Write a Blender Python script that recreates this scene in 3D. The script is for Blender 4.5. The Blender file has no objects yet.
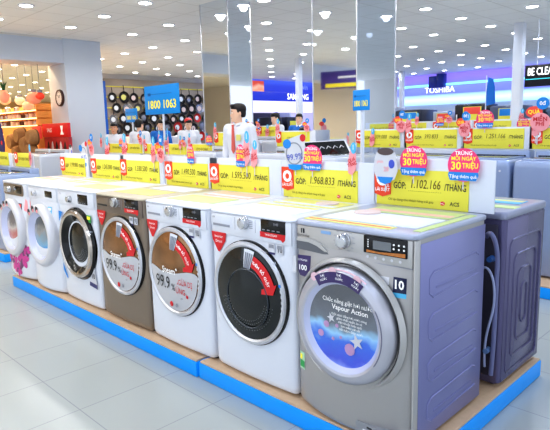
import bpy, bmesh, math, random
from mathutils import Vector, Matrix
random.seed(7)
PI = math.pi
SC = bpy.context.scene
COL = SC.collection

# ------------------------------------------------------------------ camera
CAM = Vector((1.016, -1.740, 1.367))
YAW, PIT, ROL, FPX = math.radians(45.101), math.radians(9.134), math.radians(-1.359), 544.146
fw = Vector((-math.sin(YAW)*math.cos(PIT), math.cos(YAW)*math.cos(PIT), -math.sin(PIT)))
r0 = Vector((math.cos(YAW), math.sin(YAW), 0)); u0 = r0.cross(fw)
rt = math.cos(ROL)*r0 + math.sin(ROL)*u0
up = -math.sin(ROL)*r0 + math.cos(ROL)*u0
cd = bpy.data.cameras.new('camera'); cam = bpy.data.objects.new('camera', cd); COL.objects.link(cam)
cam.matrix_world = Matrix(((rt.x, up.x, -fw.x, CAM.x), (rt.y, up.y, -fw.y, CAM.y), (rt.z, up.z, -fw.z, CAM.z), (0, 0, 0, 1)))
cd.sensor_fit = 'HORIZONTAL'; cd.sensor_width = 36.0; cd.lens = FPX*36.0/550.0
cd.clip_start = 0.05; cd.clip_end = 200
SC.camera = cam
def ray(x, y): return fw + rt*((x-275)/FPX) - up*((y-215)/FPX)
def at_y(x, y, Y):
    d = ray(x, y); return CAM + d*((Y-CAM.y)/d.y)
def at_x(x, y, X):
    d = ray(x, y); return CAM + d*((X-CAM.x)/d.x)
def at_z(x, y, Z):
    d = ray(x, y); return CAM + d*((Z-CAM.z)/d.z)

# ------------------------------------------------------------------ materials
def lin(c):
    o = []
    for v in c[:3]:
        v = v/255.0
        o.append(v/12.92 if v <= .04045 else ((v+.055)/1.055)**2.4)
    return (o[0], o[1], o[2], 1.0)
MATS = {}
def mat(name, rgb, rough=.5, metal=0., spec=.5, emit=0., ergb=None, coat=0., vary=0., vscale=6., bump=0., bscale=80., alpha=1.):
    if name in MATS: return MATS[name]
    m = bpy.data.materials.new(name); m.use_nodes = True
    nt = m.node_tree; b = nt.nodes['Principled BSDF']
    b.inputs['Base Color'].default_value = lin(rgb)
    b.inputs['Roughness'].default_value = rough
    b.inputs['Metallic'].default_value = metal
    b.inputs['Specular IOR Level'].default_value = spec
    b.inputs['Coat Weight'].default_value = coat
    if emit:
        b.inputs['Emission Color'].default_value = lin(ergb or rgb); b.inputs['Emission Strength'].default_value = emit
    if vary:
        tc = nt.nodes.new('ShaderNodeTexCoord'); n = nt.nodes.new('ShaderNodeTexNoise'); n.inputs['Scale'].default_value = vscale
        n.inputs['Detail'].default_value = 3
        mx = nt.nodes.new('ShaderNodeMix'); mx.data_type = 'RGBA'; c = lin(rgb)
        mx.inputs[6].default_value = tuple(v*(1-vary) for v in c[:3])+(1,); mx.inputs[7].default_value = tuple(min(1, v*(1+vary)) for v in c[:3])+(1,)
        nt.links.new(tc.outputs['Object'], n.inputs['Vector']); nt.links.new(n.outputs['Fac'], mx.inputs[0]); nt.links.new(mx.outputs[2], b.inputs['Base Color'])
    if bump:
        tc = nt.nodes.new('ShaderNodeTexCoord'); n = nt.nodes.new('ShaderNodeTexNoise'); n.inputs['Scale'].default_value = bscale
        bp = nt.nodes.new('ShaderNodeBump'); bp.inputs['Strength'].default_value = bump; bp.inputs['Distance'].default_value = .01
        nt.links.new(tc.outputs['Object'], n.inputs['Vector']); nt.links.new(n.outputs['Fac'], bp.inputs['Height']); nt.links.new(bp.outputs['Normal'], b.inputs['Normal'])
    MATS[name] = m
    return m
def ramp_mat(name, stops, axis=2, lo=0., hi=1., rough=.4, emit=0., noise=0., nscale=4.):
    """colour bands along one object axis, with a little noise in the band edges"""
    if name in MATS: return MATS[name]
    m = bpy.data.materials.new(name); m.use_nodes = True
    nt = m.node_tree; b = nt.nodes['Principled BSDF']; b.inputs['Roughness'].default_value = rough
    tc = nt.nodes.new('ShaderNodeTexCoord'); sx = nt.nodes.new('ShaderNodeSeparateXYZ'); nt.links.new(tc.outputs['Object'], sx.inputs[0])
    mr = nt.nodes.new('ShaderNodeMapRange'); mr.inputs[1].default_value = lo; mr.inputs[2].default_value = hi
    src = sx.outputs[axis]
    if noise:
        n = nt.nodes.new('ShaderNodeTexNoise'); n.inputs['Scale'].default_value = nscale; nt.links.new(tc.outputs['Object'], n.inputs['Vector'])
        ma = nt.nodes.new('ShaderNodeMath'); ma.operation = 'MULTIPLY_ADD'; ma.inputs[1].default_value = noise
        nt.links.new(n.outputs['Fac'], ma.inputs[0]); nt.links.new(src, ma.inputs[2]); src = ma.outputs[0]
    nt.links.new(src, mr.inputs[0])
    cr = nt.nodes.new('ShaderNodeValToRGB'); e = cr.color_ramp.elements
    while len(e) < len(stops): e.new(.5)
    for k, (p, c) in enumerate(stops): e[k].position = p; e[k].color = lin(c)
    nt.links.new(mr.outputs[0], cr.inputs[0]); nt.links.new(cr.outputs[0], b.inputs['Base Color'])
    if emit:
        nt.links.new(cr.outputs[0], b.inputs['Emission Color']); b.inputs['Emission Strength'].default_value = emit
    MATS[name] = m; return m
def grid_mat(name, rgb, line, sx, sy, ox, oy, w, rough, vary=.02, bump=.0):
    """square tiles with thin joints in world XY"""
    m = bpy.data.materials.new(name); m.use_nodes = True; nt = m.node_tree; L = nt.links
    b = nt.nodes['Principled BSDF']; b.inputs['Roughness'].default_value = rough
    g = nt.nodes.new('ShaderNodeNewGeometry'); s = nt.nodes.new('ShaderNodeSeparateXYZ'); L.new(g.outputs['Position'], s.inputs[0])
    def M(op, a, bb=None):
        n = nt.nodes.new('ShaderNodeMath'); n.operation = op
        for k, v in ((0, a), (1, bb)):
            if v is None: continue
            if isinstance(v, (int, float)): n.inputs[k].default_value = v
            else: L.new(v, n.inputs[k])
        return n.outputs[0]
    es = []; fl = []
    for ax, st, o in ((0, sx, ox), (1, sy, oy)):
        t = M('DIVIDE', M('SUBTRACT', s.outputs[ax], o), st)
        f = M('FRACT', t); fl.append(M('FLOOR', t))
        d = M('MINIMUM', f, M('SUBTRACT', 1.0, f))
        es.append(M('LESS_THAN', d, w/st))
    e = M('MAXIMUM', es[0], es[1])
    cx = nt.nodes.new('ShaderNodeCombineXYZ'); L.new(fl[0], cx.inputs[0]); L.new(fl[1], cx.inputs[1])
    wn = nt.nodes.new('ShaderNodeTexWhiteNoise'); wn.noise_dimensions = '3D'; L.new(cx.outputs[0], wn.inputs['Vector'])
    mx = nt.nodes.new('ShaderNodeMix'); mx.data_type = 'RGBA'; c = lin(rgb)
    mx.inputs[6].default_value = tuple(v*(1-vary) for v in c[:3])+(1,); mx.inputs[7].default_value = tuple(v*(1+vary) for v in c[:3])+(1,)
    L.new(wn.outputs['Value'], mx.inputs[0])
    m2 = nt.nodes.new('ShaderNodeMix'); m2.data_type = 'RGBA'; m2.inputs[7].default_value = lin(line); L.new(mx.outputs[2], m2.inputs[6]); L.new(e, m2.inputs[0])
    L.new(m2.outputs[2], b.inputs['Base Color'])
    if bump:
        n = nt.nodes.new('ShaderNodeTexNoise'); n.inputs['Scale'].default_value = 1.3; L.new(g.outputs['Position'], n.inputs['Vector'])
        bp = nt.nodes.new('ShaderNodeBump'); bp.inputs['Strength'].default_value = bump; bp.inputs['Distance'].default_value = .05
        L.new(n.outputs['Fac'], bp.inputs['Height']); L.new(bp.outputs['Normal'], b.inputs['Normal'])
    MATS[name] = m; return m

WHITE = mat('white enamel', (224, 227, 236), .28, spec=.5, coat=.3, vary=.015)
WHITE2 = mat('white plastic', (228, 230, 238), .4, vary=.015)
SILVER = mat('silver enamel', (176, 173, 172), .33, .45, coat=.2, vary=.03, vscale=3)
SILVERP = mat('silver panel', (192, 190, 188), .35, .35, vary=.02)
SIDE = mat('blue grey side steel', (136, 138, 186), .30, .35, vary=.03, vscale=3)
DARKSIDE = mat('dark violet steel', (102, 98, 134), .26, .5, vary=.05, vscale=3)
DARKBACK = mat('dark back plate', (62, 58, 76), .5, .3)
BRONZE = mat('bronze enamel', (140, 126, 112), .3, .5, vary=.03)
CHROME = mat('chrome', (214, 215, 222), .34, .7)
LAV = mat('lavender silver ring', (190, 190, 200), .3, .45, coat=.2)
LAVIN = mat('pale lavender bevel', (204, 208, 236), .25, .1)
RINGW = mat('pale ring plastic', (214, 214, 220), .3, .15)
BLACKG = mat('black gloss', (12, 12, 15), .12, spec=.4, coat=.1)
BLACK = mat('black plastic', (22, 22, 26), .4)
GLASSD = mat('dark door glass', (16, 22, 26), .07, .0, spec=.45, coat=.15, vary=.5, vscale=9)
BRONZEG = mat('bronze mirror glass', (150, 112, 80), .09, .75, vary=.8, vscale=9)
DIAL = mat('dial metal', (205, 206, 210), .2, .8)
RED = mat('label red', (216, 28, 36), .4)
REDT = mat('tag orange red', (240, 72, 34), .4, vary=.02)
YEL = mat('card yellow', (238, 229, 80), .55, emit=.0, vary=.02)
INK = mat('brown ink', (92, 74, 24), .6)
INKD = mat('dark ink', (40, 38, 44), .6)
TXW = mat('lettering white', (250, 250, 250), .5, emit=.1)
TXY = mat('lettering yellow', (255, 236, 60), .5, emit=.15)
TXK = mat('lettering black', (24, 24, 26), .5)
TXR = mat('lettering red', (214, 36, 48), .5)
TXB = mat('lettering blue', (70, 90, 200), .5)
PINK = mat('hot pink card', (240, 62, 126), .45, emit=.05)
PINKP = mat('blush pink', (236, 196, 206), .45)
PINKL = mat('pale pink card', (250, 164, 170), .45, emit=.02)
REDP = mat('coral red card', (246, 84, 70), .45, emit=.04)
BLUE = mat('platform blue', (0, 146, 236), .45, emit=.12, vary=.02)  # slight emission brightens the plinth blue, though it is no lamp
BLUES = mat('sign blue', (0, 134, 214), .45, emit=.15)
BLUEC = mat('ribbon blue', (30, 134, 216), .45, emit=.05)
PLY = mat('plywood tan', (208, 178, 148), .6, vary=.12, vscale=30)
PURP = mat('sticker purple', (66, 52, 104), .45)
PURPD = mat('sticker indigo', (60, 58, 112), .45)
NAVY = mat('sticker navy', (26, 34, 74), .4)
CYAN = mat('sticker cyan', (90, 190, 232), .4)
GREEN = mat('sticker green', (60, 170, 90), .45)
GREY = mat('grey plastic', (150, 152, 162), .45)
GREYL = mat('light grey film', (214, 214, 220), .4)
STEAM = mat('grey decal', (196, 196, 200), .35, vary=.05, vscale=20)
BOARD = mat('board white', (226, 230, 240), .5, vary=.02, vscale=3)
TOPL = mat('light grey toploader', (196, 202, 216), .35, .1, coat=.2, vary=.02)
TOPB = mat('blue grey toploader', (150, 166, 200), .35, .2, coat=.2, vary=.03)
LID = mat('smoked lid glass', (62, 74, 82), .08, .2, spec=.8, coat=.6, vary=.3)
SHEETY = mat('leaflet yellow green', (226, 222, 132), .5, vary=.12, vscale=18)
SHEETW = mat('leaflet pale', (232, 238, 246), .45, vary=.05, vscale=10)
SHEETP = mat('leaflet peach', (240, 196, 180), .5, vary=.1, vscale=10)
SHEETG = mat('leaflet green', (204, 220, 150), .5, vary=.14, vscale=16)
PAD = mat('pinkish oval pad', (226, 204, 200), .5)
HOSE = mat('hose grey blue', (112, 116, 156), .4)
COLW = mat('column paint', (206, 214, 228), .5, vary=.02, vscale=1.5)
WALLW = mat('wall white', (224, 222, 220), .7, vary=.02, vscale=1)
WALLWARM = mat('wall warm', (240, 206, 160), .7, vary=.05, vscale=1)
MIRROR = mat('column mirror', (226, 232, 240), .03, 1.)
POST = mat('post white', (224, 228, 238), .5)
SKIN = mat('skin', (240, 196, 168), .5, spec=.3, vary=.04, vscale=20)
SKIN2 = mat('skin tan', (220, 164, 132), .5, spec=.3, vary=.04, vscale=20)
HAIR = mat('black hair', (20, 17, 18), .45, bump=.3, bscale=120)
SHIRT = mat('shirt white', (226, 230, 242), .7, vary=.04, vscale=7)
SHIRTB = mat('shirt blue', (24, 110, 200), .7, vary=.05, vscale=7)
TROUS = mat('trousers dark', (34, 36, 48), .8)
TIE = mat('tie coral', (222, 104, 96), .6)
LIP = mat('lip', (176, 92, 84), .5)
LENS = mat('downlight lens', (255, 252, 245), .5, emit=12.)
LENSW = mat('warm downlight lens', (255, 240, 214), .5, emit=12.)
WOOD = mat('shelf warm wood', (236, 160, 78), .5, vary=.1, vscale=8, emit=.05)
BASKET = mat('wicker brown', (156, 112, 70), .8, vary=.3, vscale=30, bump=.5)

# ------------------------------------------------------------------ mesh builder
class MB:
    def __init__(s): s.bm = bmesh.new()
    def add(s, vs, fs):
        v = [s.bm.verts.new(p) for p in vs]
        for f in fs:
            try: s.bm.faces.new([v[i] for i in f])
            except ValueError: pass
        return v
    def box(s, x0, x1, y0, y1, z0, z1, bev=0., seg=2):
        t = bmesh.new(); bmesh.ops.create_cube(t, size=1)
        for v in t.verts: v.co = Vector(((x0+x1)/2+v.co.x*(x1-x0), (y0+y1)/2+v.co.y*(y1-y0), (z0+z1)/2+v.co.z*(z1-z0)))
        if bev: bmesh.ops.bevel(t, geom=list(t.edges), offset=min(bev, .49*min(x1-x0, y1-y0, z1-z0)), segments=seg, affect='EDGES', profile=.5)
        return s.merge(t)
    def merge(s, t, M=None):
        if M is not None: t.transform(M)
        t.verts.index_update()
        v = [s.bm.verts.new(q.co) for q in t.verts]
        for f in t.faces:
            try: s.bm.faces.new([v[q.index] for q in f.verts])
            except ValueError: pass
        t.free(); return s
    def rings(s, rs, closed=True, cap0=True, cap1=True):
        n = len(rs[0]); V = [[s.bm.verts.new(p) for p in r] for r in rs]
        for a, b in zip(V[:-1], V[1:]):
            for i in range(n if closed else n-1):
                j = (i+1) % n
                s.bm.faces.new((a[i], a[j], b[j], b[i]))
        if cap0: s.bm.faces.new(list(reversed(V[0])))
        if cap1: s.bm.faces.new(V[-1])
        return s
    def cyl(s, p0, p1, ra, rb=None, seg=16):
        p0, p1 = Vector(p0), Vector(p1); rb = ra if rb is None else rb
        d = (p1-p0).normalized(); a = d.orthogonal().normalized(); b = d.cross(a)
        R = lambda p, r: [p + a*(r*math.cos(2*PI*i/seg)) + b*(r*math.sin(2*PI*i/seg)) for i in range(seg)]
        return s.rings([R(p0, ra), R(p1, rb)])
    def tube(s, pts, r, seg=8):
        pts = [Vector(p) for p in pts]; rs = []; a = None
        for i, p in enumerate(pts):
            d = (pts[min(i+1, len(pts)-1)] - pts[max(i-1, 0)]).normalized()
            a = d.orthogonal().normalized() if a is None else (a - d*a.dot(d)).normalized()
            b = d.cross(a); rr = r[i] if isinstance(r, (list, tuple)) else r
            rs.append([p + a*(rr*math.cos(2*PI*k/seg)) + b*(rr*math.sin(2*PI*k/seg)) for k in range(seg)])
        return s.rings(rs)
    def lathe(s, prof, c, axis='y', seg=56, sx=1., cap0=False, cap1=False):
        """prof: (radius, along axis)"""
        rs = []
        for r, h in prof:
            ring = []
            for k in range(seg):
                t = 2*PI*k/seg; ca, sa = r*math.cos(t)*sx, r*math.sin(t)
                if axis == 'y': ring.append((c[0]+ca, c[1]+h, c[2]+sa))
                elif axis == 'z': ring.append((c[0]+ca, c[1]+sa, c[2]+h))
                else: ring.append((c[0]+h, c[1]+ca, c[2]+sa))
            rs.append(ring)
        return s.rings(rs, cap0=cap0, cap1=cap1)
    def prism(s, pts, y0, y1):
        """polygon in XZ pushed along y"""
        n = len(pts); a = [(x, y0, z) for x, z in pts]; b = [(x, y1, z) for x, z in pts]
        s.add(a+b, [list(range(n)), list(range(2*n-1, n-1, -1))] + [(i, i+n, (i+1) % n+n, (i+1) % n) for i in range(n)])
        return s
    def ball(s, c, rx, ry=None, rz=None, sub=2):
        t = bmesh.new(); bmesh.ops.create_icosphere(t, subdivisions=sub, radius=1)
        ry = rx if ry is None else ry; rz = rx if rz is None else rz
        for v in t.verts: v.co = Vector((c[0]+v.co.x*rx, c[1]+v.co.y*ry, c[2]+v.co.z*rz))
        return s.merge(t)
    def mesh(s, name, m, smooth=35):
        bmesh.ops.recalc_face_normals(s.bm, faces=list(s.bm.faces))
        me = bpy.data.meshes.new(name); s.bm.to_mesh(me); s.bm.free()
        me.materials.append(m)
        if smooth:
            me.shade_smooth(); me.set_sharp_from_angle(angle=math.radians(smooth))
        return me
    def build(s, name, m, parent=None, smooth=35, label=None, loc=None):
        o = bpy.data.objects.new(name, s.mesh(name, m, smooth)); COL.objects.link(o)
        if parent: o.parent = parent
        if label: o['label'] = label
        if loc: o.location = loc
        return o
def tag(o, label, cat, group=None, kind=None):
    o['label'] = label; o['category'] = cat
    if group: o['group'] = group
    if kind: o['kind'] = kind
    return o
def thing(name, label, cat, loc=(0, 0, 0), rz=0., group=None, scale=1.):
    o = bpy.data.objects.new(name, None); COL.objects.link(o); o.empty_display_size = .1
    o.location = loc; o.rotation_euler = (0, 0, rz); o.scale = (scale,)*3 if isinstance(scale, (int, float)) else scale
    return tag(o, label, cat, group)
KIDS = {}
def copy_tree(o, parent=None):
    c = o.copy(); COL.objects.link(c)
    if parent: c.parent = parent
    for ch in o.children: copy_tree(ch, c)
    return c
def dup(root, loc, rz=0., label=None, group=None, scale=None):
    c = copy_tree(root); c.location = loc; c.rotation_euler = (0, 0, rz)
    if label: c['label'] = label
    if group: c['group'] = group
    if scale is not None: c.scale = (scale,)*3 if isinstance(scale, (int, float)) else scale
    return c
def struct(name, mb, m, smooth=35):
    o = mb.build(name, m, None, smooth); o['kind'] = 'structure'; return o
TXT = {}
def text(s, size, m, parent, loc, name='lettering', rz=0., tilt=0., align='CENTER', sx=1., shear=0., bold=0., label=None):
    """flat lettering facing -Y (turned by rz)"""
    key = (s, m.name, align, shear, bold)
    if key not in TXT:
        cu = bpy.data.curves.new('lettering', 'FONT'); cu.body = s; cu.size = 1; cu.align_x = align; cu.align_y = 'CENTER'; cu.shear = shear
        cu.resolution_u = 2; cu.offset = bold; cu.space_line = .85
        t = bpy.data.objects.new('lettering', cu); COL.objects.link(t)
        dg = bpy.context.evaluated_depsgraph_get(); me = bpy.data.meshes.new_from_object(t.evaluated_get(dg))
        bpy.data.objects.remove(t); bpy.data.curves.remove(cu)
        me.materials.clear(); me.materials.append(m); me.name = 'lettering'
        TXT[key] = me
    o = bpy.data.objects.new(name, TXT[key]); COL.objects.link(o); o.parent = parent
    o.location = loc; o.rotation_mode = 'XYZ'
    o.rotation_euler = (Matrix.Rotation(rz, 3, 'Z') @ Matrix.Rotation(PI/2, 3, 'X') @ Matrix.Rotation(tilt, 3, 'Z')).to_euler()
    o.scale = (size*sx, size, size)
    if label: o['label'] = label
    return o
def bez(p0, p1, p2, p3, n=14):
    p0, p1, p2, p3 = map(Vector, (p0, p1, p2, p3)); o = []
    for i in range(n+1):
        t = i/n; o.append(p0*(1-t)**3 + p1*3*t*(1-t)**2 + p2*3*t*t*(1-t) + p3*t**3)
    return o

HP = .102     # platform height
CEIL = 3.2
# ------------------------------------------------------------------ the building
FLOOR = grid_mat('floor tile', (180, 184, 180), (158, 160, 162), .447, .487, -1.48, -.66, .0028, .22, .015, .03)
CEILM = grid_mat('ceiling tile', (244, 243, 242), (212, 210, 206), .605, .6125, -2.5-.3, 1.6-.3, .006, .8, .02, .0)
mb = MB(); mb.box(-33, 7, -7, 18, -.1, 0); struct('floor', mb, FLOOR)
mb = MB(); mb.box(-33, 7, -7, 18, CEIL, CEIL+.1); struct('ceiling', mb, CEILM)
mb = MB(); mb.box(-15.6, -15.5, 6.6, 18, 0, CEIL); struct('wall_left', mb, WALLW)
mb = MB(); mb.box(-32.6, -32.5, -7, 18, 0, CEIL); struct('wall_far', mb, WALLWARM)
mb = MB(); mb.box(-32.5, -15.6, 14.2, 14.3, 0, CEIL); struct('wall_side', mb, WALLWARM)
mb = MB(); mb.box(-15.5, 7, 17.4, 17.5, 0, CEIL); struct('wall_back', mb, WALLW)
mb = MB(); mb.box(-32.5, -9.4, -7.1, -7, 0, CEIL); struct('wall_front', mb, WALLW)
# columns
mb = MB(); mb.box(-10.58, -9.78, 3.22, 4.02, 0, CEIL, .008); struct('column_plain', mb, COLW)
def mirror_column(name, x0, x1, y0, y1):
    mb = MB(); mb.box(x0+.01, x1-.01, y0+.01, y1-.01, 0, CEIL); c = struct(name, mb, COLW)
    for (a, b, cc, d) in ((x0+.004, x1-.006, y0, y0+.006), (x1-.006, x1, y0+.004, y1-.004), (x0, x0+.006, y0+.004, y1-.004), (x0+.004, x1-.006, y1-.006, y1)):
        q = MB(); q.box(a, b, cc, d, 0, CEIL); q.build('mirror_panel', MIRROR, c)
    for (a, b) in ((x0, y0), (x1, y0), (x1, y1), (x0, y1)):
        q = MB(); q.box(a-.006, a+.006, b-.006, b+.006, 0, CEIL, .002); q.build('corner_trim', CHROME, c)
    return c
mirror_column('column_mirrored', -5.76, -5.14, 3.53, 3.97)
mirror_column('column_mirrored_near', -3.54, -2.87, 3.52, 4.32)
# dropped beam running from the plain column towards the front
zb = at_x(60, 63, -9.78).z
mb = MB(); mb.box(-10.5, -9.78, -7, 3.22, zb, CEIL, .01); struct('trim_1', mb, COLW)
mb = MB(); mb.box(-9.785, -9.765, -7, 3.2, CEIL-.03, CEIL, .004); struct('trim_2', mb, WALLW)

# ------------------------------------------------------------------ downlights + lamps
lampd = bpy.data.lights.new('downlight lamp', 'SPOT'); lampd.energy = 12.5; lampd.spot_size = math.radians(165); lampd.spot_blend = .6; lampd.shadow_soft_size = .06; lampd.color = (1, .97, .93)
lampw = bpy.data.lights.new('warm downlight lamp', 'SPOT'); lampw.energy = 34; lampw.spot_size = math.radians(165); lampw.spot_blend = .6; lampw.shadow_soft_size = .06; lampw.color = (1, .74, .42)
lampb = bpy.data.lights.new('cool downlight lamp', 'SPOT'); lampb.energy = 12.5; lampb.spot_size = math.radians(165); lampb.spot_blend = .6; lampb.shadow_soft_size = .06; lampb.color = (.66, .78, 1)
def make_downlight(name, lab, lensmat):
    t = thing(name, lab, 'ceiling light', (0, 0, CEIL), 0, 'ceiling downlights')
    q = MB(); q.lathe([(.115, 0), (.112, -.012), (.09, -.014), (.088, -.004)], (0, 0, 0), 'z', 20, cap0=True); q.build('trim_ring', POST, t)
    q = MB(); q.lathe([(.089, -.0085), (.07, -.013), (.02, -.0155)], (0, 0, 0), 'z', 20, cap1=True); q.build('lens', lensmat, t)
    return t
dl0 = make_downlight('ceiling_downlight', 'round white recessed downlight shining in the tiled shop ceiling', LENS)
dlw = make_downlight('ceiling_downlight', 'round recessed downlight in the warm lit ceiling beyond the dropped beam', LENSW)
first = {'n': True, 'w': True}
for i in range(-3, 24):
    for j in range(-5, 13):
        x, y = -2.5-1.21*i, 1.6+1.225*j
        if i == 3 and j == 2: continue
        if i > 10 and (y < .3 or y > 11.5 or x < -30 or (y > 7.8 and i < 16)): continue
        warm = (x < -9.9 and y < 5.0) or i > 10
        if -10.6 < x < -9.75 and y < 4.1: continue
        k = 'w' if warm else 'n'; pr = dlw if warm else dl0
        if i < -1 or j < -3: k = None
        if k is None: pass
        elif first[k]: pr.location = (x, y, CEIL); first[k] = False
        else: dup(pr, (x, y, CEIL))
        if i > 10 and (i+j) % 2: continue
        ld = lampw if warm else (lampb if (x > -1.8 or y > 8.5) else lampd)
        l = bpy.data.objects.new('lamp', ld); COL.objects.link(l); l.location = (x, y, CEIL-.035)

# ------------------------------------------------------------------ platforms
def platform(label, x0, x1, y0, y1, h=HP):
    t = thing('display_platform', label, 'platform', ((x0+x1)/2, (y0+y1)/2, 0)); w, d = (x1-x0)/2, (y1-y0)/2
    q = MB(); q.box(-w, w, -d, d, 0.004, h-.012, .003); q.build('skirt', BLUE, t)
    q = MB(); q.box(-w+.006, w-.006, -d+.006, d-.006, h-.012, h, .002); q.build('deck', PLY, t)
    return t
platform('bright blue display plinth under the grey and the right white front-loaders', -1.312, .053, -.044, 1.225)
platform('bright blue display plinth under the five left front-loaders', -4.07, -1.326, -.052, 1.2)
platform('blue display plinth at the far left past the end of the front row', -7.0, -5.07, .22, .95)
platform('blue display plinth under the right part of the second aisle of top-loaders', -4.0, -.14, 2.6, 3.5)
platform('blue display plinth under the left part of the second aisle of top-loaders', -8.55, -4.67, 2.6, 3.5)
platform('blue display plinth under the back aisle of top-loaders', -7.8, -1.2, 5.2, 6.05)

# ------------------------------------------------------------------ front loader pieces
def outline(w, y0, y1, bow, r=.022, n=14):
    """rounded rectangle seen from above with a bowed front (towards -y)"""
    h = w/2; p = []
    for i in range(n+1):
        x = -h + r + (w-2*r)*i/n; p.append((x, y0 - bow*(1-(x/(h))**2)))
    for k in range(1, 5): a = -PI/2 + PI/2*k/4; p.append((h-r+r*math.cos(a), y0+r+r*math.sin(a)))
    for k in range(0, 5): a = PI/2*k/4; p.append((h-r+r*math.cos(a), y1-r+r*math.sin(a)))
    for k in range(0, 5): a = PI/2+PI/2*k/4; p.append((-h+r+r*math.cos(a), y1-r+r*math.sin(a)))
    for k in range(0, 4): a = PI+PI/2*k/4; p.append((-h+r+r*math.cos(a), y0+r+r*math.sin(a)))
    return p
def body(root, w, d, H, m, bow=0., side=None, r=.022, th=.014):
    q = MB(); zs = [(.018, 1.0, .012), (.03, 1., .004), (.05, 1, 0), (.3, .95, 0), (.55, .8, 0), (.70, .35, 0), (.735, .15, 0), (H-.045, .0, 0), (H-th, 0, .0)]
    q.rings([[(x, y, z) for x, y in outline(w-2*ins, ins, d, bow*f, r)] for z, f, ins in zs])
    b = q.build('cabinet', m, root, 40)
    for sx in (-1, 1):
        for yy in (.06, d-.06):
            f = MB(); f.cyl((sx*(w/2-.05), yy, 0), (sx*(w/2-.05), yy, .022), .02, .018, 12); f.build('foot', BLACK, root)
    return b
def top_slab(root, w, d, H, m, over=.004, y0=-.006, th=.014):
    q = MB(); q.rings([[(x, y, z) for x, y in outline(w+2*o, y0-o, d+.012+o, 0, .03)] for z, o in ((H-th, over-.002), (H-th+.003, over), (H-.006, over), (H-.002, over-.004), (H, over-.012))])
    return q.build('top_panel', m, root, 50)
def decal(root, pts, y, m, name='sticker', label=None, t=.0012):
    q = MB(); q.prism(pts, y, y-t); return q.build(name, m, root, 0, label)
def bow_y(x, z, w, bow):
    P = ((.05, 1.), (.3, .95), (.55, .8), (.70, .35), (.735, .15), (.82, 0.)); f = 1. if z < .05 else 0.
    for (a, fa), (b, fb) in zip(P[:-1], P[1:]):
        if a <= z <= b: f = fa+(fb-fa)*(z-a)/(b-a)
    h = w/2; x = max(-h, min(h, x)); return -bow*f*(1-(x/h)**2)
def bow_decal(root, pts, w, bow, m, name='sticker', label=None, lift=.0015):
    """thin sticker that follows the bowed front"""
    n = len(pts); cx = sum(p[0] for p in pts)/n; cz = sum(p[1] for p in pts)/n
    Y = lambda x, z: bow_y(x, z, w, bow)-lift
    q = MB(); mid = [((x+cx)/2, (z+cz)/2) for x, z in pts]
    vs = [(x, Y(x, z), z) for x, z in pts]+[(x, Y(x, z), z) for x, z in mid]+[(cx, Y(cx, cz), cz)]
    q.add(vs, [(i, (i+1) % n, n+(i+1) % n, n+i) for i in range(n)]+[(n+i, n+(i+1) % n, 2*n) for i in range(n)])
    return q.build(name, m, root, 60, label)
def rect(x0, x1, z0, z1): return [(x0, z0), (x1, z0), (x1, z1), (x0, z1)]
def rrect(x0, x1, z0, z1, r, n=4):
    p = []
    for cx, cz, a0 in ((x1-r, z0+r, -PI/2), (x1-r, z1-r, 0), (x0+r, z1-r, PI/2), (x0+r, z0+r, PI)):
        for k in range(n+1): a = a0+PI/2*k/n; p.append((cx+r*math.cos(a), cz+r*math.sin(a)))
    return p
def disc(cx, cz, rx, rz=None, n=28): 
    rz = rx if rz is None else rz
    return [(cx+rx*math.cos(2*PI*k/n), cz+rz*math.sin(2*PI*k/n)) for k in range(n)]
def dial(root, x, z, r, y=-.006):
    q = MB(); q.lathe([(r*1.12, 0), (r*1.1, -.006), (r, -.008), (r*.94, -.026), (r*.8, -.03), (r*.5, -.031)], (x, y, z), 'y', 32, cap1=True); k = q.build('program_dial', DIAL, root)
    p = MB(); p.box(x-.0015, x+.0015, y-.0325, y-.030, z+r*.45, z+r*.85); p.build('dial_mark', INKD, k)
    return k
def dome_y(r, R, bulge): return -bulge*(1-(r/R)**2)
def dome(root, c, R, y, bulge, m, name):
    q = MB(); q.lathe([(R*t, y+dome_y(R*t, R, bulge)) for t in (1, .85, .7, .55, .4, .25, .1)], c, 'y', 48, cap1=True)
    return q.build(name, m, root)
def patch(parent, c, R, y, bulge, m, name, pred_top=None, arc=None, rr=.97, lift=.003, label=None):
    """decal that follows the glass dome. pred_top(u): upper border; arc=(r1,r2,a0,a1): band"""
    q = MB(); P = lambda x, z: (c[0]+x, c[1]+y+dome_y(math.hypot(x, z), R, bulge)-lift, c[2]+z)
    if arc:
        r1, r2, a0, a1 = arc; n = 14
        q.rings([[P(r*math.cos(a0+(a1-a0)*k/n), r*math.sin(a0+(a1-a0)*k/n)) for k in range(n+1)] for r in (r1, (r1+r2)/2, r2)], closed=False, cap0=False, cap1=False)
    else:
        n = 22; rows = []; Rr = R*rr
        for k in range(n+1):
            x = -Rr + 2*Rr*k/n; x = max(-Rr*.999, min(Rr*.999, x)); zl = -math.sqrt(Rr*Rr-x*x); zt = max(zl+1e-4, min(-zl, pred_top(x)))
            rows.append([P(x, zl+(zt-zl)*t/8) for t in range(9)])
        q.rings(rows, closed=False, cap0=False, cap1=False)
    return q.build(name, m, parent, 60, label)
def arc_text(s, parent, c, r, a0, step, size, m, y):
    for k, ch in enumerate(s):
        if ch == ' ': continue
        a = a0 - step*k
        text(ch, size, m, parent, (c[0]+r*math.cos(a), y, c[2]+r*math.sin(a)), tilt=a-PI/2, bold=.02)

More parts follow.
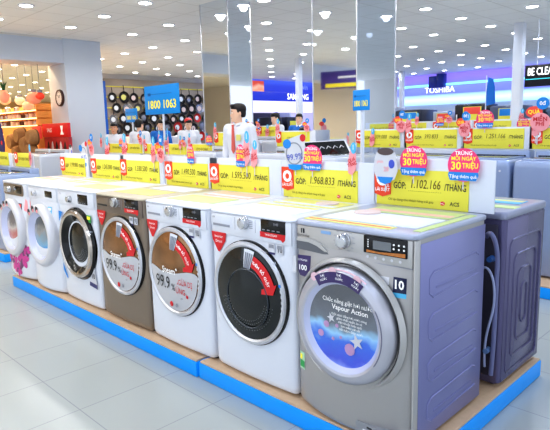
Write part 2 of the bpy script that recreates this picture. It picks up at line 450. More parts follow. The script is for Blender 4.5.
def lg_front(root, dm, dx, has_steam, glass):
    """control strip and door of the dark-display machines"""
    c = (dx, .012, .465)
    # drawer
    q = MB(); q.box(-.285, -.12, -.008, .01, .772, .83, .004); dr = q.build('detergent_drawer', dm, root)
    q = MB(); q.box(-.268, -.137, -.0095, -.007, .776, .788, .001); q.build('drawer_grip', GREY if dm is not BRONZE else BLACK, dr)
    text('LG', .014, INKD, dr, (-.262, -.0088, .820))
    q = MB(); q.box(-.1, -.098, -.0068, .01, .77, .832); q.box(.048, .05, -.0068, .01, .77, .832); q.build('panel_seam', GREY, root)
    dial(root, -.026, .812, .030)
    for k in range(5):
        decal(root, rect(.004, .03, .788+.009*k, .791+.009*k), -.0062, GREY, 'program_mark')
    q = MB(); q.box(.088, .248, -.009, .004, .782, .842, .003); ds = q.build('display', BLACKG, root)
    for k in range(4): decal(ds, rect(.10+.032*k, .118+.032*k, .792, .796), -.0092, GREY, 'key_mark')
    text('0:48', .018, GREY, ds, (.19, -.0095, .825))
    st = decal(root, [(.082, .758), (.22, .756), (.232, .746), (.245, .758), (.248, .784), (.082, .784)], -.007, RED, 'warranty_strip')
    text('TRUE STEAM', .014, TXW, st, (.155, -.0086, .771))
    tr = decal(root, [(-.285, .742), (-.17, .742), (-.178, .70), (-.225, .64), (-.238, .642), (-.278, .70)], -.0065, RED, 'red_badge')
    text('Inverter', .02, TXW, tr, (-.228, -.0085, .72)); text('Direct', .02, TXW, tr, (-.228, -.0085, .695))
    for x0, x1 in ((.135, .178), (.19, .232)):
        s = decal(root, rect(x0, x1, .69, .735), -.0065, GREYL, 'rating_sticker')
        decal(s, rect(x0+.006, x1-.006, .712, .729), -.008, GREY, 'emblem')
    decal(root, rect(.135, .178, .682, .692), -.0066, PURPD, 'rating_band')
    text('10', .034, INKD, root, (.211, -.0085, .708), bold=.02)
    # door
    R = .262
    q = MB(); q.lathe([(R, .03), (R+.003, -.01), (R, -.026), (R-.010, -.034), (R-.022, -.034)], c, 'y', 64, cap0=True); door = q.build('door', BLACKG, root)
    q = MB(); q.lathe([(R-.004, -.032), (R-.009, -.041), (R-.022, -.043), (R-.031, -.036)], c, 'y', 64); q.build('chrome_rim', CHROME, door)
    Rg = R-.031; g = dome(door, c, Rg, -.035, .022, glass, 'door_glass')
    if not has_steam:
        # drum holes glimpsed through the lower glass
        q = MB()
        for ring in range(4):
            rr = .135+.016*ring
            for k in range(26):
                a = PI*1.08 + .84*PI*k/25+.02*(ring % 2)
                x, z = rr*math.cos(a), rr*math.sin(a)
                q.ball((c[0]+x, c[1]-.035+dome_y(math.hypot(x, z), Rg, .022)-.0005, c[2]+z), .0026, .001, .0026, 1)
        q.build('drum_perforations', mat('perforation grey', (104, 110, 112), .4), door)
        q = MB(); q.lathe([(.15, -.0), (.146, -.003), (.142, 0)], (c[0]+.01, c[1]-.052, c[2]-.02), 'y', 48); q.build('drum_rim', mat('drum grey', (70, 76, 84), .2, .6), door)
    # door-side grip marks
    for k in range(6): 
        a = .35-.11*k
        patch(door, c, Rg, -.0445, 0, BLUEC if k == 0 else GREYL, 'rim_sticker', arc=(R-.026, R-.014, a-.035, a+.02), lift=.0)
    # arrow
    ar = patch(door, c, Rg, -.035, .022, RED, 'red_arrow', arc=(.148, .205, .36, 1.28), lift=.004)
    q = MB(); P = lambda r, a: (c[0]+r*math.cos(a), c[1]-.035+dome_y(r, Rg, .022)-.005, c[2]+r*math.sin(a))
    q.add([P(.128, .38), P(.222, .38), P(.19, .16), P(.12, .20)], [(0, 1, 2, 3)]); q.build('arrow_head', RED, ar)
    arc_text('THÊM ĐỒ GIẶT', ar, c, .176, 1.22, .073, .0225, TXW, c[1]-.0525)
    hd = patch(door, c, Rg, -.035, .022, WHITE2, 'hand_sticker', arc=(.135, .225, 1.30, 1.62), lift=.004)
    for k in range(4):
        a = 1.34+.07*k; p0 = P(.21, a); p1 = P(.135, a+.01); q = MB(); q.tube([p0, p1], .004, 6); q.build('finger_line', GREY, hd)
    if has_steam:
        s = patch(door, c, Rg, -.035, .022, STEAM, 'steam_sticker', pred_top=lambda x: .0-.03*math.cos((x+.02)*14)-.012+.04*(1-abs(x)/.23), rr=.985, label='grey promotional sticker on the lower half of the door')
        yy = c[1]-.0615
        text('Steam⁺', .052, TXW, s, (c[0]-.005, yy, c[2]+.01), bold=.01)
        text('99.9', .105, TXK, s, (c[0]-.078, yy, c[2]-.066), sx=.78)
        text('%', .055, TXK, s, (c[0]+.022, yy, c[2]-.083))
        text('NGỪA DỊ', .046, TXR, s, (c[0]+.118, yy+.004, c[2]-.045), sx=.8); text('ỨNG', .046, TXR, s, (c[0]+.085, yy+.004, c[2]-.097), sx=.9)
        text('được chứng nhận', .02, INKD, s, (c[0]+.02, yy+.012, c[2]-.137))
        for (dx_, dz, rr_, m_) in ((.13, .002, .015, TXR), (.135, -.12, .011, TXR), (-.045, -.128, .012, SHEETG), (-.02, -.19, .016, RED), (.03, -.19, .012, GREY)):
            q = MB(); q.lathe([(rr_, 0), (rr_*.7, -.002)], (c[0]+dx_, yy+.012, c[2]+dz), 'y', 14, cap0=True, cap1=True); q.build('seal', m_, s)
    # pump flap
    q = MB(); q.prism(rrect(.10, .235, .05, .15, .012), -.004, .005); fl = q.build('filter_flap', dm, root)
    q = MB(); q.ball((.19, -.005, .12), .012, .002, .006, 1); q.build('flap_latch', GREY, fl)

# --- the seven machines of the front row
def front_loader(label, cx, w, d, H, m, bow, top, group='front-loading washers of the front row', panel=None):
    t = thing('washing_machine', label, 'washing machine', (cx, 0, HP), 0, group)
    th = .022 if group is None or top.name == 'grey lid' else .014
    body(t, w, d, H, m, bow, th=th); top_slab(t, w, d, H, top, th=th)
    q = MB(); q.box(-w/2+.012, w/2-.012, -.006, .01, .735, H-th-.003, .004); q.build('control_panel', panel or m, t)
    return t
HL = .858
lgB = front_loader('white front-loader with big dark door glass and red arrow, next to the grey machine', -.908, .59, .6, HL, WHITE, .012, WHITE)
lg_front(lgB, WHITE, .0, False, GLASSD)
lgM = front_loader('white front-loader with 99.9 sticker on its bronze door', -1.53, .6, .6, HL, WHITE, .012, WHITE)
lg_front(lgM, WHITE, -.005, True, BRONZEG)
br = front_loader('bronze brown front-loader with 99.9 sticker on its door', -2.155, .6, .6, HL, BRONZE, .012, mat('bronze lid', (196, 186, 166), .35, .25, vary=.03), panel=mat('bronze panel', (122, 108, 98), .3, .4))
lg_front(br, BRONZE, .02, True, BRONZEG)

def porthole(root, c, R, ringm, innerm, ro, ri, wide):
    q = MB(); q.lathe([(R+.004, .03), (R+.006, -.0), (R, -.03), (R-.012, -.046), (R-.03, -.052), (wide+.012, -.052), (wide, -.044)], c, 'y', 64, cap0=True); door = q.build('door', ringm, root)
    q = MB(); q.lathe([(wide+.002, -.046), (ri+.01, -.014), (ri, -.008)], c, 'y', 56); q.build('inner_bezel', innerm, door)
    return door
# white machine with black porthole
w3 = front_loader('white front-loader with black porthole, left of the bronze machine', -2.77, .59, .6, HL, WHITE, .012, WHITE)
c = (.012, .006, .462)
dial(w3, -.075, .782, .024)
q = MB(); q.box(.046, .195, -.009, .004, .758, .828, .003); ds = q.build('display', BLACKG, w3)
for k in range(4): decal(ds, rect(.06+.03*k, .078+.03*k, .766, .770), -.0092, GREY, 'key_mark')
q = MB(); q.box(-.27, -.15, -.008, .01, .765, .825, .004); q.build('detergent_drawer', WHITE2, w3)
text('LG', .016, INKD, w3, (-.235, -.0088, .815))
q = MB(); q.lathe([(.268, .03), (.268, -.02), (.258, -.034), (.24, -.036)], c, 'y', 64, cap0=True); door = q.build('door', BLACKG, w3)
q = MB(); q.lathe([(.25, -.034), (.244, -.052), (.228, -.056), (.212, -.048)], c, 'y', 64); q.build('chrome_rim', mat('warm chrome', (206, 196, 186), .18, .8), door)
q = MB(); q.lathe([(.214, -.05), (.185, -.03), (.165, -.012)], c, 'y', 56); q.build('inner_bezel', BLACKG, door)
q = MB(); q.lathe([(.166, -.012), (.16, .004)], c, 'y', 48); q.build('drum_rim', mat('drum steel', (40, 42, 46), .3, .6), door)
dome(door, c, .167, -.010, .024, GLASSD, 'door_glass')
q = MB()
for rg in range(5):
    for k in range(18):
        a = PI*1.1+.8*PI*k/17; x, z = (.085+.016*rg)*math.cos(a), (.085+.016*rg)*math.sin(a)
        q.ball((c[0]+x, c[1]-.010+dome_y(math.hypot(x, z), .167, .024)-.0008, c[2]+z), .003, .001, .003, 1)
q.build('drum_perforations', GREY, door)
decal(w3, rect(.183, .24, .638, .69), -.0135, GREEN, 'energy_label'); decal(w3, rect(.19, .233, .66, .682), -.0152, TXY, 'energy_arrows')
s = decal(w3, [(-.285, .60), (-.22, .675), (-.285, .68)], -.010, BLUEC, 'blue_sticker')
s = decal(w3, [(-.275, .22), (-.215, .16), (-.205, .17), (-.275, .275)], -.012, BLUEC, 'blue_sticker')
s = decal(w3, [(.15, .175), (.265, .165), (.235, .315), (.20, .315)], -.012, GREYL, 'warranty_sticker'); decal(s, [(.15, .175), (.265, .165), (.262, .195), (.155, .205)], -.0136, PURPD, 'sticker_band'); text('10', .05, INKD, s, (.212, -.015, .25), bold=.02)

def white_bow(label, cx, w):
    t = front_loader(label, cx, w, .6, HL-.005, WHITE, .05, WHITE)
    return t
# white machine with blue poster porthole
w2 = white_bow('white front-loader with blue poster showing in its pale ringed porthole', -3.358, .565)
c = (.014, -.026, .455)
dial(w2, -.125, .782, .022)
q = MB(); q.box(.062, .194, -.009, .004, .765, .815, .003); q.build('display', BLACKG, w2)
q = MB(); q.box(-.262, -.165, -.008, .01, .765, .822, .004); q.build('detergent_drawer', WHITE2, w2)
door = porthole(w2, c, .25, RINGW, LAVIN, 0, .152, .19)
POSTER2 = ramp_mat('poster blue water', [(0, (40, 110, 200)), (.35, (60, 150, 220)), (.55, (120, 170, 200)), (.8, (150, 150, 150)), (1, (96, 104, 112))], 2, .30, .62, .2, 0., .14, 14)
dome(door, c, .153, -.008, .02, POSTER2, 'poster')
for a in (2.15, 1.75, 1.4):
    x, z = .222*math.cos(a), .222*math.sin(a); k = decal(door, disc(c[0]+x, c[2]+z, .024), c[1]-.053, INKD, 'round_tag'); decal(k, disc(c[0]+x+.012, c[2]+z-.014, .014), c[1]-.0545, PINKL, 'tag_dot')
e = bow_decal(w2, rect(.126, .19, .64, .695), .565, .05, CYAN, 'energy_label'); bow_decal(e, rect(.135, .181, .668, .687), .565, .05, TXW, 'energy_arrows', None, .003)
bow_decal(w2, [(-.27, .58), (-.24, .62), (-.245, .70), (-.27, .72)], .565, .05, PINKL, 'corner_sticker')
# leftmost
w1 = white_bow('leftmost white front-loader with a pink flower decal and brown panel', -3.935, .57)
c = (-.03, -.026, .45)
q = MB(); q.prism(rrect(-.248, .20, .735, .833, .03), -.012, .004); pn = q.build('control_fascia', BRONZE, w1)
dial(w1, -.09, .784, .026, -.013)
q = MB(); q.box(.005, .17, -.017, -.012, .755, .82, .004); q.build('display', BLACKG, pn)
q = MB(); q.box(-.235, -.13, -.016, -.012, .755, .80, .004); q.build('detergent_drawer', CHROME, pn)
door = porthole(w1, c, .252, RINGW, LAVIN, 0, .152, .19)
POSTER1 = ramp_mat('drum view with reflection', [(0, (206, 196, 200)), (.4, (214, 176, 172)), (.6, (190, 110, 108)), (.8, (200, 190, 186)), (1, (120, 116, 120))], 2, .30, .62, .15, 0., .2, 10)  # bands paint both the drum contents and a pink reflection
dome(door, c, .153, -.008, .02, POSTER1, 'door_glass')
for a in (2.2, 1.85, 1.5):
    x, z = .222*math.cos(a), .222*math.sin(a); k = decal(door, disc(c[0]+x, c[2]+z, .022), c[1]-.053, INKD, 'round_tag'); decal(k, disc(c[0]+x+.012, c[2]+z-.014, .013), c[1]-.0545, PINKL, 'tag_dot')
e = bow_decal(w1, rect(.095, .165, .60, .675), .57, .05, NAVY, 'energy_label'); bow_decal(e, rect(.1, .16, .604, .63), .57, .05, CYAN, 'energy_band', None, .003); bow_decal(e, rect(.105, .155, .64, .668), .57, .05, REDP, 'energy_arrows', None, .003)
bow_decal(w1, [(.2, .62), (.265, .60), (.26, .70), (.225, .72)], .57, .05, PINKL, 'corner_sticker')
MAG = mat('magenta petal', (206, 70, 150), .5, vary=.3, vscale=25); MAGD = mat('dark petal', (120, 70, 110), .5, vary=.2, vscale=25)
fl = None
for n, (fx, fz, fr) in enumerate(((.13, .19, .085), (-.03, .13, .075), (-.17, .19, .085), (.05, .09, .06), (.20, .27, .05))):
    for k in range(6):
        a = 2*PI*k/6+fx*9
        ca, sa = math.cos(a), math.sin(a); pts = []
        for u, v in disc(fr*.55, 0, fr*.55, fr*.34, 14):
            px_, pz_ = fx+u*ca-v*sa, fz+u*sa+v*ca
            pts.append((max(-.275, min(.275, px_)), pz_))
        o = bow_decal(w1 if fl is None else fl, pts, .57, .05, MAG if k % 3 else MAGD, 'flower_decal' if fl is None else 'petal', None, .0016+.0004*k+.0003*n)
        if fl is None: fl = o

# --- the grey machine at the corner
S = front_loader('silver grey front-loader at the right end with blue poster in its round door', -.30, .6, .584, .866, SILVER, .06, mat('grey lid', (178, 184, 204), .3, .2, coat=.3, vary=.02), panel=SILVERP)
for o in S.children:
    if o.name.startswith('cabinet'): cab = o
# pressed side wall on the right
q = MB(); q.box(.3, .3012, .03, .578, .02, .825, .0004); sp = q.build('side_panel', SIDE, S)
def rib_loop(mb, x, pts, r=.006):
    mb.tube([(x, y, z) for y, z in pts], r, 6)
q = MB()
for (z0, z1) in ((.62, .70), (.44, .53), (.27, .35), (.10, .18)):
    y0, y1 = .10, .52; zz = lambda z, y: z + .02*(y-.1)
    rib_loop(q, .3008, [(y1, z0-.005), (y0+.03, z0-.02), (y0, z0), (y0, z1-.02), (y0+.03, z1), (y1-.03, z1+.015), (y1, z1), ], .0045)
    q.box(.3008, .3035, y0+.05, y1-.03, z0+.01, z0+.022, .0012)
q.build('pressed_rib', SIDE, sp)
q = MB(); q.box(.294, .3015, -.008, .03, .02, .842, .003); q.build('corner_post', SILVERP, S)
Y0 = -.006
# control strip
q = MB(); q.prism([(-.29, .775), (-.29, .735), (-.10, .728), (-.13, .748), (-.18, .768), (-.22, .776)], -.0085, .002); dr = q.build('detergent_drawer', mat('drawer shade', (110, 112, 118), .35, .3), S)
q = MB(); q.prism([(-.285, .786), (-.285, .772), (-.215, .772), (-.17, .762), (-.125, .742), (-.112, .742), (-.15, .776), (-.21, .786)], -.014, -.004); q.build('drawer_grip', SILVERP, dr)
text('Electrolux', .017, INKD, S, (-.250, -.0078, .798)); lg = decal(S, rrect(-.264, -.244, .808, .828, .003), -.0065, INKD, 'emblem'); decal(lg, rect(-.256, -.252, .808, .828), -.0082, SILVERP, 'emblem_bar')
s = decal(S, rrect(-.15, -.097, .818, .831, .003), -.0066, mat('pale blue sticker', (140, 176, 220), .4), 'blue_sticker')
dial(S, -.028, .803, .030)
for k in range(12):
    a = .5+k*(2*PI-1)/11; decal(S, rect(-.028+.05*math.sin(a+PI)-.006, -.028+.05*math.sin(a+PI)+.006, .803+.046*math.cos(a+PI)-.001, .803+.046*math.cos(a+PI)+.001), -.0064, GREY, 'program_mark')
q = MB(); q.box(.072, .268, -.012, .004, .770, .840, .003); ds = q.build('display', BLACKG, S)
decal(ds, rect(.118, .2, .79, .824), -.0125, mat('lcd grey', (120, 124, 128), .3), 'lcd')
decal(ds, [(.088, .774), (.262, .774), (.262, .79), (.21, .786), (.15, .781), (.088, .784)], -.0124, mat('warm reflection strip', (190, 120, 60), .25, vary=.5, vscale=60), 'reflection_strip')  # warm reflection low on the display, painted as a coloured strip
for k in range(6): decal(ds, disc(.212+.022*(k % 3), .802+.016*(k//3), .004, n=10), -.0125, TXW, 'key_mark')
for k in range(4): decal(ds, disc(.095, .797+.009*k, .003, n=8), -.0125, TXW, 'key_mark')
for k in range(5): decal(S, disc(.09+.037*k, .755, .006, n=12), -.0075, GREYL, 'button')
q = MB(); q.box(-.29, .29, -.0075, .0, .7325, .7355); q.build('panel_seam', GREY, S)
# stickers on the front
bowS = lambda x, z: -.075*(1-(x/.3)**2)*(.8 if z < .6 else .45)
b = bow_decal(S, [(-.288, .705), (-.205, .712), (-.208, .635), (-.23, .615), (-.272, .615), (-.288, .635)], .6, .06, PURP, 'purple_badge'); yb_ = bow_y(-.235, .65, .6, .06)-.008; text('ULTRAMIX', .012, TXW, b, (-.247, yb_, .69)); text('100', .034, TXW, b, (-.247, yb_, .655), bold=.02)
b = decal(S, rect(-.312, -.29, .625, .70), -.012, GREYL, 'white_tab')
b = bow_decal(S, rect(.212, .266, .635, .695), .6, .06, NAVY, 'ten_year_sticker'); text('10', .048, TXW, b, (.239, bow_y(.225, .66, .6, .06)-.008, .668), bold=.03); bow_decal(b, rect(.212, .266, .617, .635), .6, .06, CYAN, 'cyan_band')
bow_decal(S, rect(.14, .195, .66, .69), .6, .06, GREYL, 'small_print_sticker'); bow_decal(S, rect(.185, .2, .63, .65), .6, .06, GREYL, 'small_print_sticker')
b = bow_decal(S, rect(-.278, -.240, .18, .262), .6, .06, mat('pale green label', (186, 226, 190), .45), 'energy_label'); bow_decal(b, rect(-.275, -.243, .19, .222), .6, .06, GREEN, 'energy_band', None, .003); bow_decal(b, rect(-.275, -.258, .226, .25), .6, .06, TXY, 'energy_arrows', None, .003)
# recess around door
c = (.004, -.028, .46)
q = MB(); q.lathe([(.279, .0), (.273, -.012), (.266, -.022), (.260, -.018), (.254, .0)], c, 'y', 64, cap0=False); q.build('door_surround', SILVERP, S)
q = MB(); q.lathe([(.256, .03), (.254, -.012)], c, 'y', 64, cap0=True); q.build('door_gasket', INKD, S)
q = MB(); q.lathe([(.243, .0), (.246, -.02), (.243, -.034), (.235, -.046), (.220, -.053), (.203, -.057), (.193, -.053)], c, 'y', 72, cap0=True); door = q.build('door', LAV, S)
q = MB(); q.lathe([(.195, -.054), (.176, -.036), (.165, -.028)], c, 'y', 64); q.build('inner_bezel', LAVIN, door)
POSTS = ramp_mat('poster steam wash', [(0, (150, 170, 240)), (.18, (60, 84, 214)), (.40, (50, 108, 220)), (.52, (150, 200, 236)), (.64, (104, 112, 124)), (1, (74, 78, 86))], 2, .33, .67, .25, .10, .14, 11)
po = dome(door, c, .178, -.034, .008, POSTS, 'poster'); po['label'] = 'blue water poster with grey text field inside the door'
yp = c[1]-.0435
for (dx, dz, rr, m) in ((-.075, -.005, .015, PAD), (-.02, .0, .009, PAD), (-.105, -.05, .016, PAD), (.045, -.085, .026, PAD), (-.04, -.06, .008, PAD), (.0, -.045, .007, PAD)):
    q = MB(); q.ball((c[0]+dx, yp, c[2]+dz), rr, .002, rr, 2); q.build('poster_bubble', mat('poster pink', (196, 150, 196), .4, vary=.15, vscale=30), po)
for (dx, dz, rr) in ((.08, -.045, .034), (-.05, .028, .022)):
    pts = []
    for k in range(10): a = PI/2+.3+k*PI/5; r_ = rr*(1 if k % 2 == 0 else .42); pts.append((c[0]+dx+r_*math.cos(a), c[2]+dz+r_*math.sin(a)))
    decal(po, pts, yp, GREYL, 'poster_star')
text('Chức năng giặt hơi nước', .026, TXW, po, (c[0]+.03, yp-.001, c[2]+.105), sx=.92); text('Vapour Action', .03, TXW, po, (c[0]+.045, yp-.001, c[2]+.079), bold=.01)
for k in range(5):
    text(('Giặt sạch bằng hơi nước nóng', 'giảm nhăn quần áo và', 'diệt khuẩn hiệu quả', 'làm mềm sợi vải', 'tiết kiệm điện nước')[k], .014, TXW, po, (c[0]+.04+.003*k, yp-.001, c[2]+.048-.0145*k))
GLASSC = bpy.data.materials.new('clear pane'); GLASSC.use_nodes = True; nt = GLASSC.node_tree
for n in list(nt.nodes):
    if n.type != 'OUTPUT_MATERIAL': nt.nodes.remove(n)
o_ = [n for n in nt.nodes if n.type == 'OUTPUT_MATERIAL'][0]; tr = nt.nodes.new('ShaderNodeBsdfTransparent'); gl = nt.nodes.new('ShaderNodeBsdfGlossy'); gl.inputs['Roughness'].default_value = .05; ms = nt.nodes.new('ShaderNodeMixShader'); ms.inputs[0].default_value = .08
nt.links.new(tr.outputs[0], ms.inputs[1]); nt.links.new(gl.outputs[0], ms.inputs[2]); nt.links.new(ms.outputs[0], o_.inputs[0])
dome(door, c, .194, -.054, .012, GLASSC, 'door_glass')
# purple arc with three pink dots
pa = patch(door, c, .25, -.054, 0, PURP, 'purple_arc', arc=(.186, .230, 1.02, 2.15), lift=.003)
for k, a in enumerate((2.17, 1.72, 1.18)):
    x, z = .230*math.cos(a), .230*math.sin(a); decal(pa, disc(c[0]+x, c[2]+z, .019), c[1]-.053, PINKP, 'round_tag'); 
for k, a in enumerate((1.95, 1.55, 1.15)):
    text('hơi\nnước', .018, TXW, pa, (c[0]+.212*math.cos(a), c[1]-.060, c[2]+.212*math.sin(a)), tilt=a-PI/2)
q = MB(); q.lathe([(.246, .0)], c, 'y', 4) if False else None
q = MB(); q.tube([(c[0]+.236*math.cos(a), c[1]-.043, c[2]+.236*math.sin(a)) for a in [1.02+.04*k for k in range(29)]], .004, 6); q.build('pink_trim', PINKP, pa)
q = MB(); q.tube([(c[0]+.205*math.cos(a), c[1]-.0555, c[2]+.205*math.sin(a)) for a in [-.62+.05*k for k in range(25)]], [.0008]+[.003]*23+[.0008], 6); q.build('handle_groove', mat('groove shade', (120, 120, 140), .4), door)
q = MB(); q.prism(rrect(.07, .25, .022, .075, .008), -.060, -.02); fl = q.build('filter_flap', mat('flap grey', (150, 152, 158), .4, .2), S)
q = MB(); q.box(.105, .2, -.062, -.058, .026, .05, .002); q.build('flap_label', GREYL, fl); q = MB(); q.box(.125, .15, -.062, -.058, .058, .066, .002); q.build('flap_latch', INKD, fl)

# ------------------------------------------------------------------ the dark machine behind, back to back
dkx = .031-.3
D = thing('washing_machine', 'dark violet grey washer standing back to back behind the corner machine', 'washing machine', (dkx, .722, HP), 0)
q = MB(); q.rings([[(x, y, z) for x, y in outline(.6-2*i, i, .50-i, 0, .02)] for z, i in ((.018, .01), (.03, 0), (.82, 0), (.824, 0))]); q.build('cabinet', DARKSIDE, D, 40)
q = MB(); q.rings([[(x, y, z) for x, y in outline(.608-2*i, -.01+i, .515-i, 0, .025)] for z, i in ((.824, .004), (.828, 0), (.85, 0), (.858, .004), (.86, .014))]); q.build('top_panel', mat('dark lid', (150, 154, 178), .3, .3, coat=.3, vary=.03), D, 50)
for sx in (-1, 1):
    for yy in (.06, .44):
        q = MB(); q.cyl((sx*.25, yy, 0), (sx*.25, yy, .022), .02, .018, 12); q.build('foot', BLACK, D)
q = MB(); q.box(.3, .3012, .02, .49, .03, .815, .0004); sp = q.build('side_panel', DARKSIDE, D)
def arch(y0, y1, z0, z1, r=.05, n=6):
    p = [(y0, z0)]
    for k in range(n+1): a = PI-PI/2*k/n; p.append((y0+r+r*math.cos(a), z1-r+r*math.sin(a)))
    for k in range(n+1): a = PI/2-PI/2*k/n; p.append((y1-r+r*math.cos(a), z1-r+r*math.sin(a)))
    p.append((y1, z0)); return p
q = MB()
for k, (a, b, z0, z1) in enumerate(((.06, .45, .10, .72), (.115, .395, .17, .64), (.17, .34, .24, .56), (.22, .29, .32, .48))):
    pts = arch(a, b, z0, z1, .045 if k < 3 else .03)
    lo = [(y, z0-(z-z1)+(z0-z0)) for y, z in pts]
    cl = pts + [(b-.0001, z0-.02), (b-.02, z0-.04), (a+.02, z0-.04), (a, z0-.02), (a, z0)]
    rib_loop(q, .3006, cl, .0065)
q.build('pressed_rib', DARKSIDE, sp)
q = MB(); q.box(-.27, .27, -.012, .0, .06, .80, .006); bp = q.build('back_plate', DARKBACK, D)
q = MB(); q.tube(bez((.22, -.012, .74), (.26, -.07, .80), (.295, -.06, .74), (.285, -.035, .62))+bez((.285, -.035, .62), (.28, -.03, .5), (.285, -.03, .3), (.275, -.035, .08))[1:],   .011, 10); q.build('drain_hose', HOSE, D)
q = MB(); q.tube(bez((.20, -.012, .52), (.22, -.09, .66), (.29, -.05, .62), (.285, -.055, .45))+bez((.285, -.055, .45), (.28, -.05, .35), (.24, -.06, .30), (.25, -.05, .12))[1:],  .006, 8); q.build('power_cord', mat('cord pale', (160, 168, 204), .5), D)
q = MB(); q.cyl((.25, -.012, .64), (.25, -.045, .64), .016, .013, 14); q.build('inlet_valve', mat('valve blue', (50, 96, 160), .4), D)
q = MB(); q.cyl((.255, -.02, .20), (.255, -.06, .20), .013, .013, 14); q.build('hose_clip', mat('clip blue', (110, 140, 190), .4), D)

# leaflets lying on the tops
def leaflet(label, pts, z, m, th=.0025, band=None):
    q = MB(); cx = sum(p[0] for p in pts)/len(pts); cy = sum(p[1] for p in pts)/len(pts)
    vs = [(x-cx, y-cy, 0) for x, y in pts]; n = len(vs)
    q.add(vs+[(x, y, th) for x, y, _ in vs], [list(range(n)), list(range(2*n-1, n-1, -1))]+[(i, (i+1) % n, (i+1) % n+n, i+n) for i in range(n)])
    t = q.build('leaflet', m, None, 0); t.location = (cx, cy, z)
    tag(t, label, 'leaflet', None)
    if band:
        m2, f0, f1 = band; q = MB()
        (a, b, c_, d) = vs; L = lambda p, r, t_: tuple(p[i]+(r[i]-p[i])*t_ for i in range(3))
        u = [L(a, d, f0), L(b, c_, f0), L(b, c_, f1), L(a, d, f1)]
        ins = [tuple((1-.04)*p[i]+.04*sum(k[i] for k in u)/4 for i in range(3)) for p in u]
        q.add([(x, y, th+.0006) for x, y, _ in ins], [(0, 1, 2, 3)]); q.build('printed_band', m2, t, 0)
    return t
def quad(x0, x1, y0, y1, sk=0): return [(x0, y0), (x1, y0+sk), (x1, y1+sk), (x0, y1)]
zS = HP+.866
leaflet('long yellow leaflet along the front edge of the grey machine lid', quad(-.57, -.13, .02, .075), zS, SHEETY, band=(REDP, .35, .6))
leaflet('large pale blue sheet lying on the grey machine lid', quad(-.54, -.06, .10, .33, .0), zS, SHEETW, band=(SHEETW, .1, .9))
leaflet('narrow green leaflet on the right edge of the grey machine lid', quad(-.045, -.012, .05, .52), zS, SHEETG)
leaflet('yellow and pink sheet at the back of the grey machine lid', quad(-.50, -.06, .36, .52), zS, SHEETG, band=(SHEETP, .15, .5))
for lab, cx, sh in (('on the white machine with big dark door', -.906, (SHEETW, SHEETY)), ('on the white machine with the 99.9 sticker', -1.53, (SHEETG, SHEETP)), ('on the bronze machine', -2.155, (SHEETY, SHEETW)), ('on the white machine with black porthole', -2.77, (SHEETG, SHEETW)), ('on the machine with blue poster porthole', -3.358, (SHEETW, SHEETG)), ('on the leftmost front-row machine', -3.935, (SHEETW, SHEETP))):
    zz = HP+HL+(0 if cx > -3.2 else -.005)
    leaflet('pale sheet lying '+lab, quad(cx-.23, cx+.2, .10, .3, .01), zz, sh[0], band=(SHEETY, .75, .98))
    leaflet('coloured leaflet at the lid back '+lab, quad(cx-.2, cx+.23, .36, .54, -.01), zz, sh[1], band=(SHEETW, .1, .35))
leaflet('yellow green leaflet on the dark washer lid', quad(dkx-.1, dkx+.29, .84, .92), HP+.86, SHEETG)
leaflet('pale blue leaflet at the far end of the dark washer lid', quad(dkx-.05, dkx+.25, 1.0, 1.12), HP+.86, CYAN, band=(SHEETY, .5, .9))
for lab, x, y in (('grey', -.43, .30), ('big dark door', -.80, .46)):
    q = MB(); q.lathe([(.062, 0), (.06, .006), (.03, .008)], (0, 0, 0), 'z', 32, sx=1.0, cap0=True, cap1=True); o = q.build('oval_pad', PAD, None); o.location = (x, y, (zS if lab == 'grey' else HP+HL)+.004)
    tag(o, 'pinkish round pad on the lid of the ' + ('silver grey machine' if lab == 'grey' else 'white machine with big dark door'), 'pad')

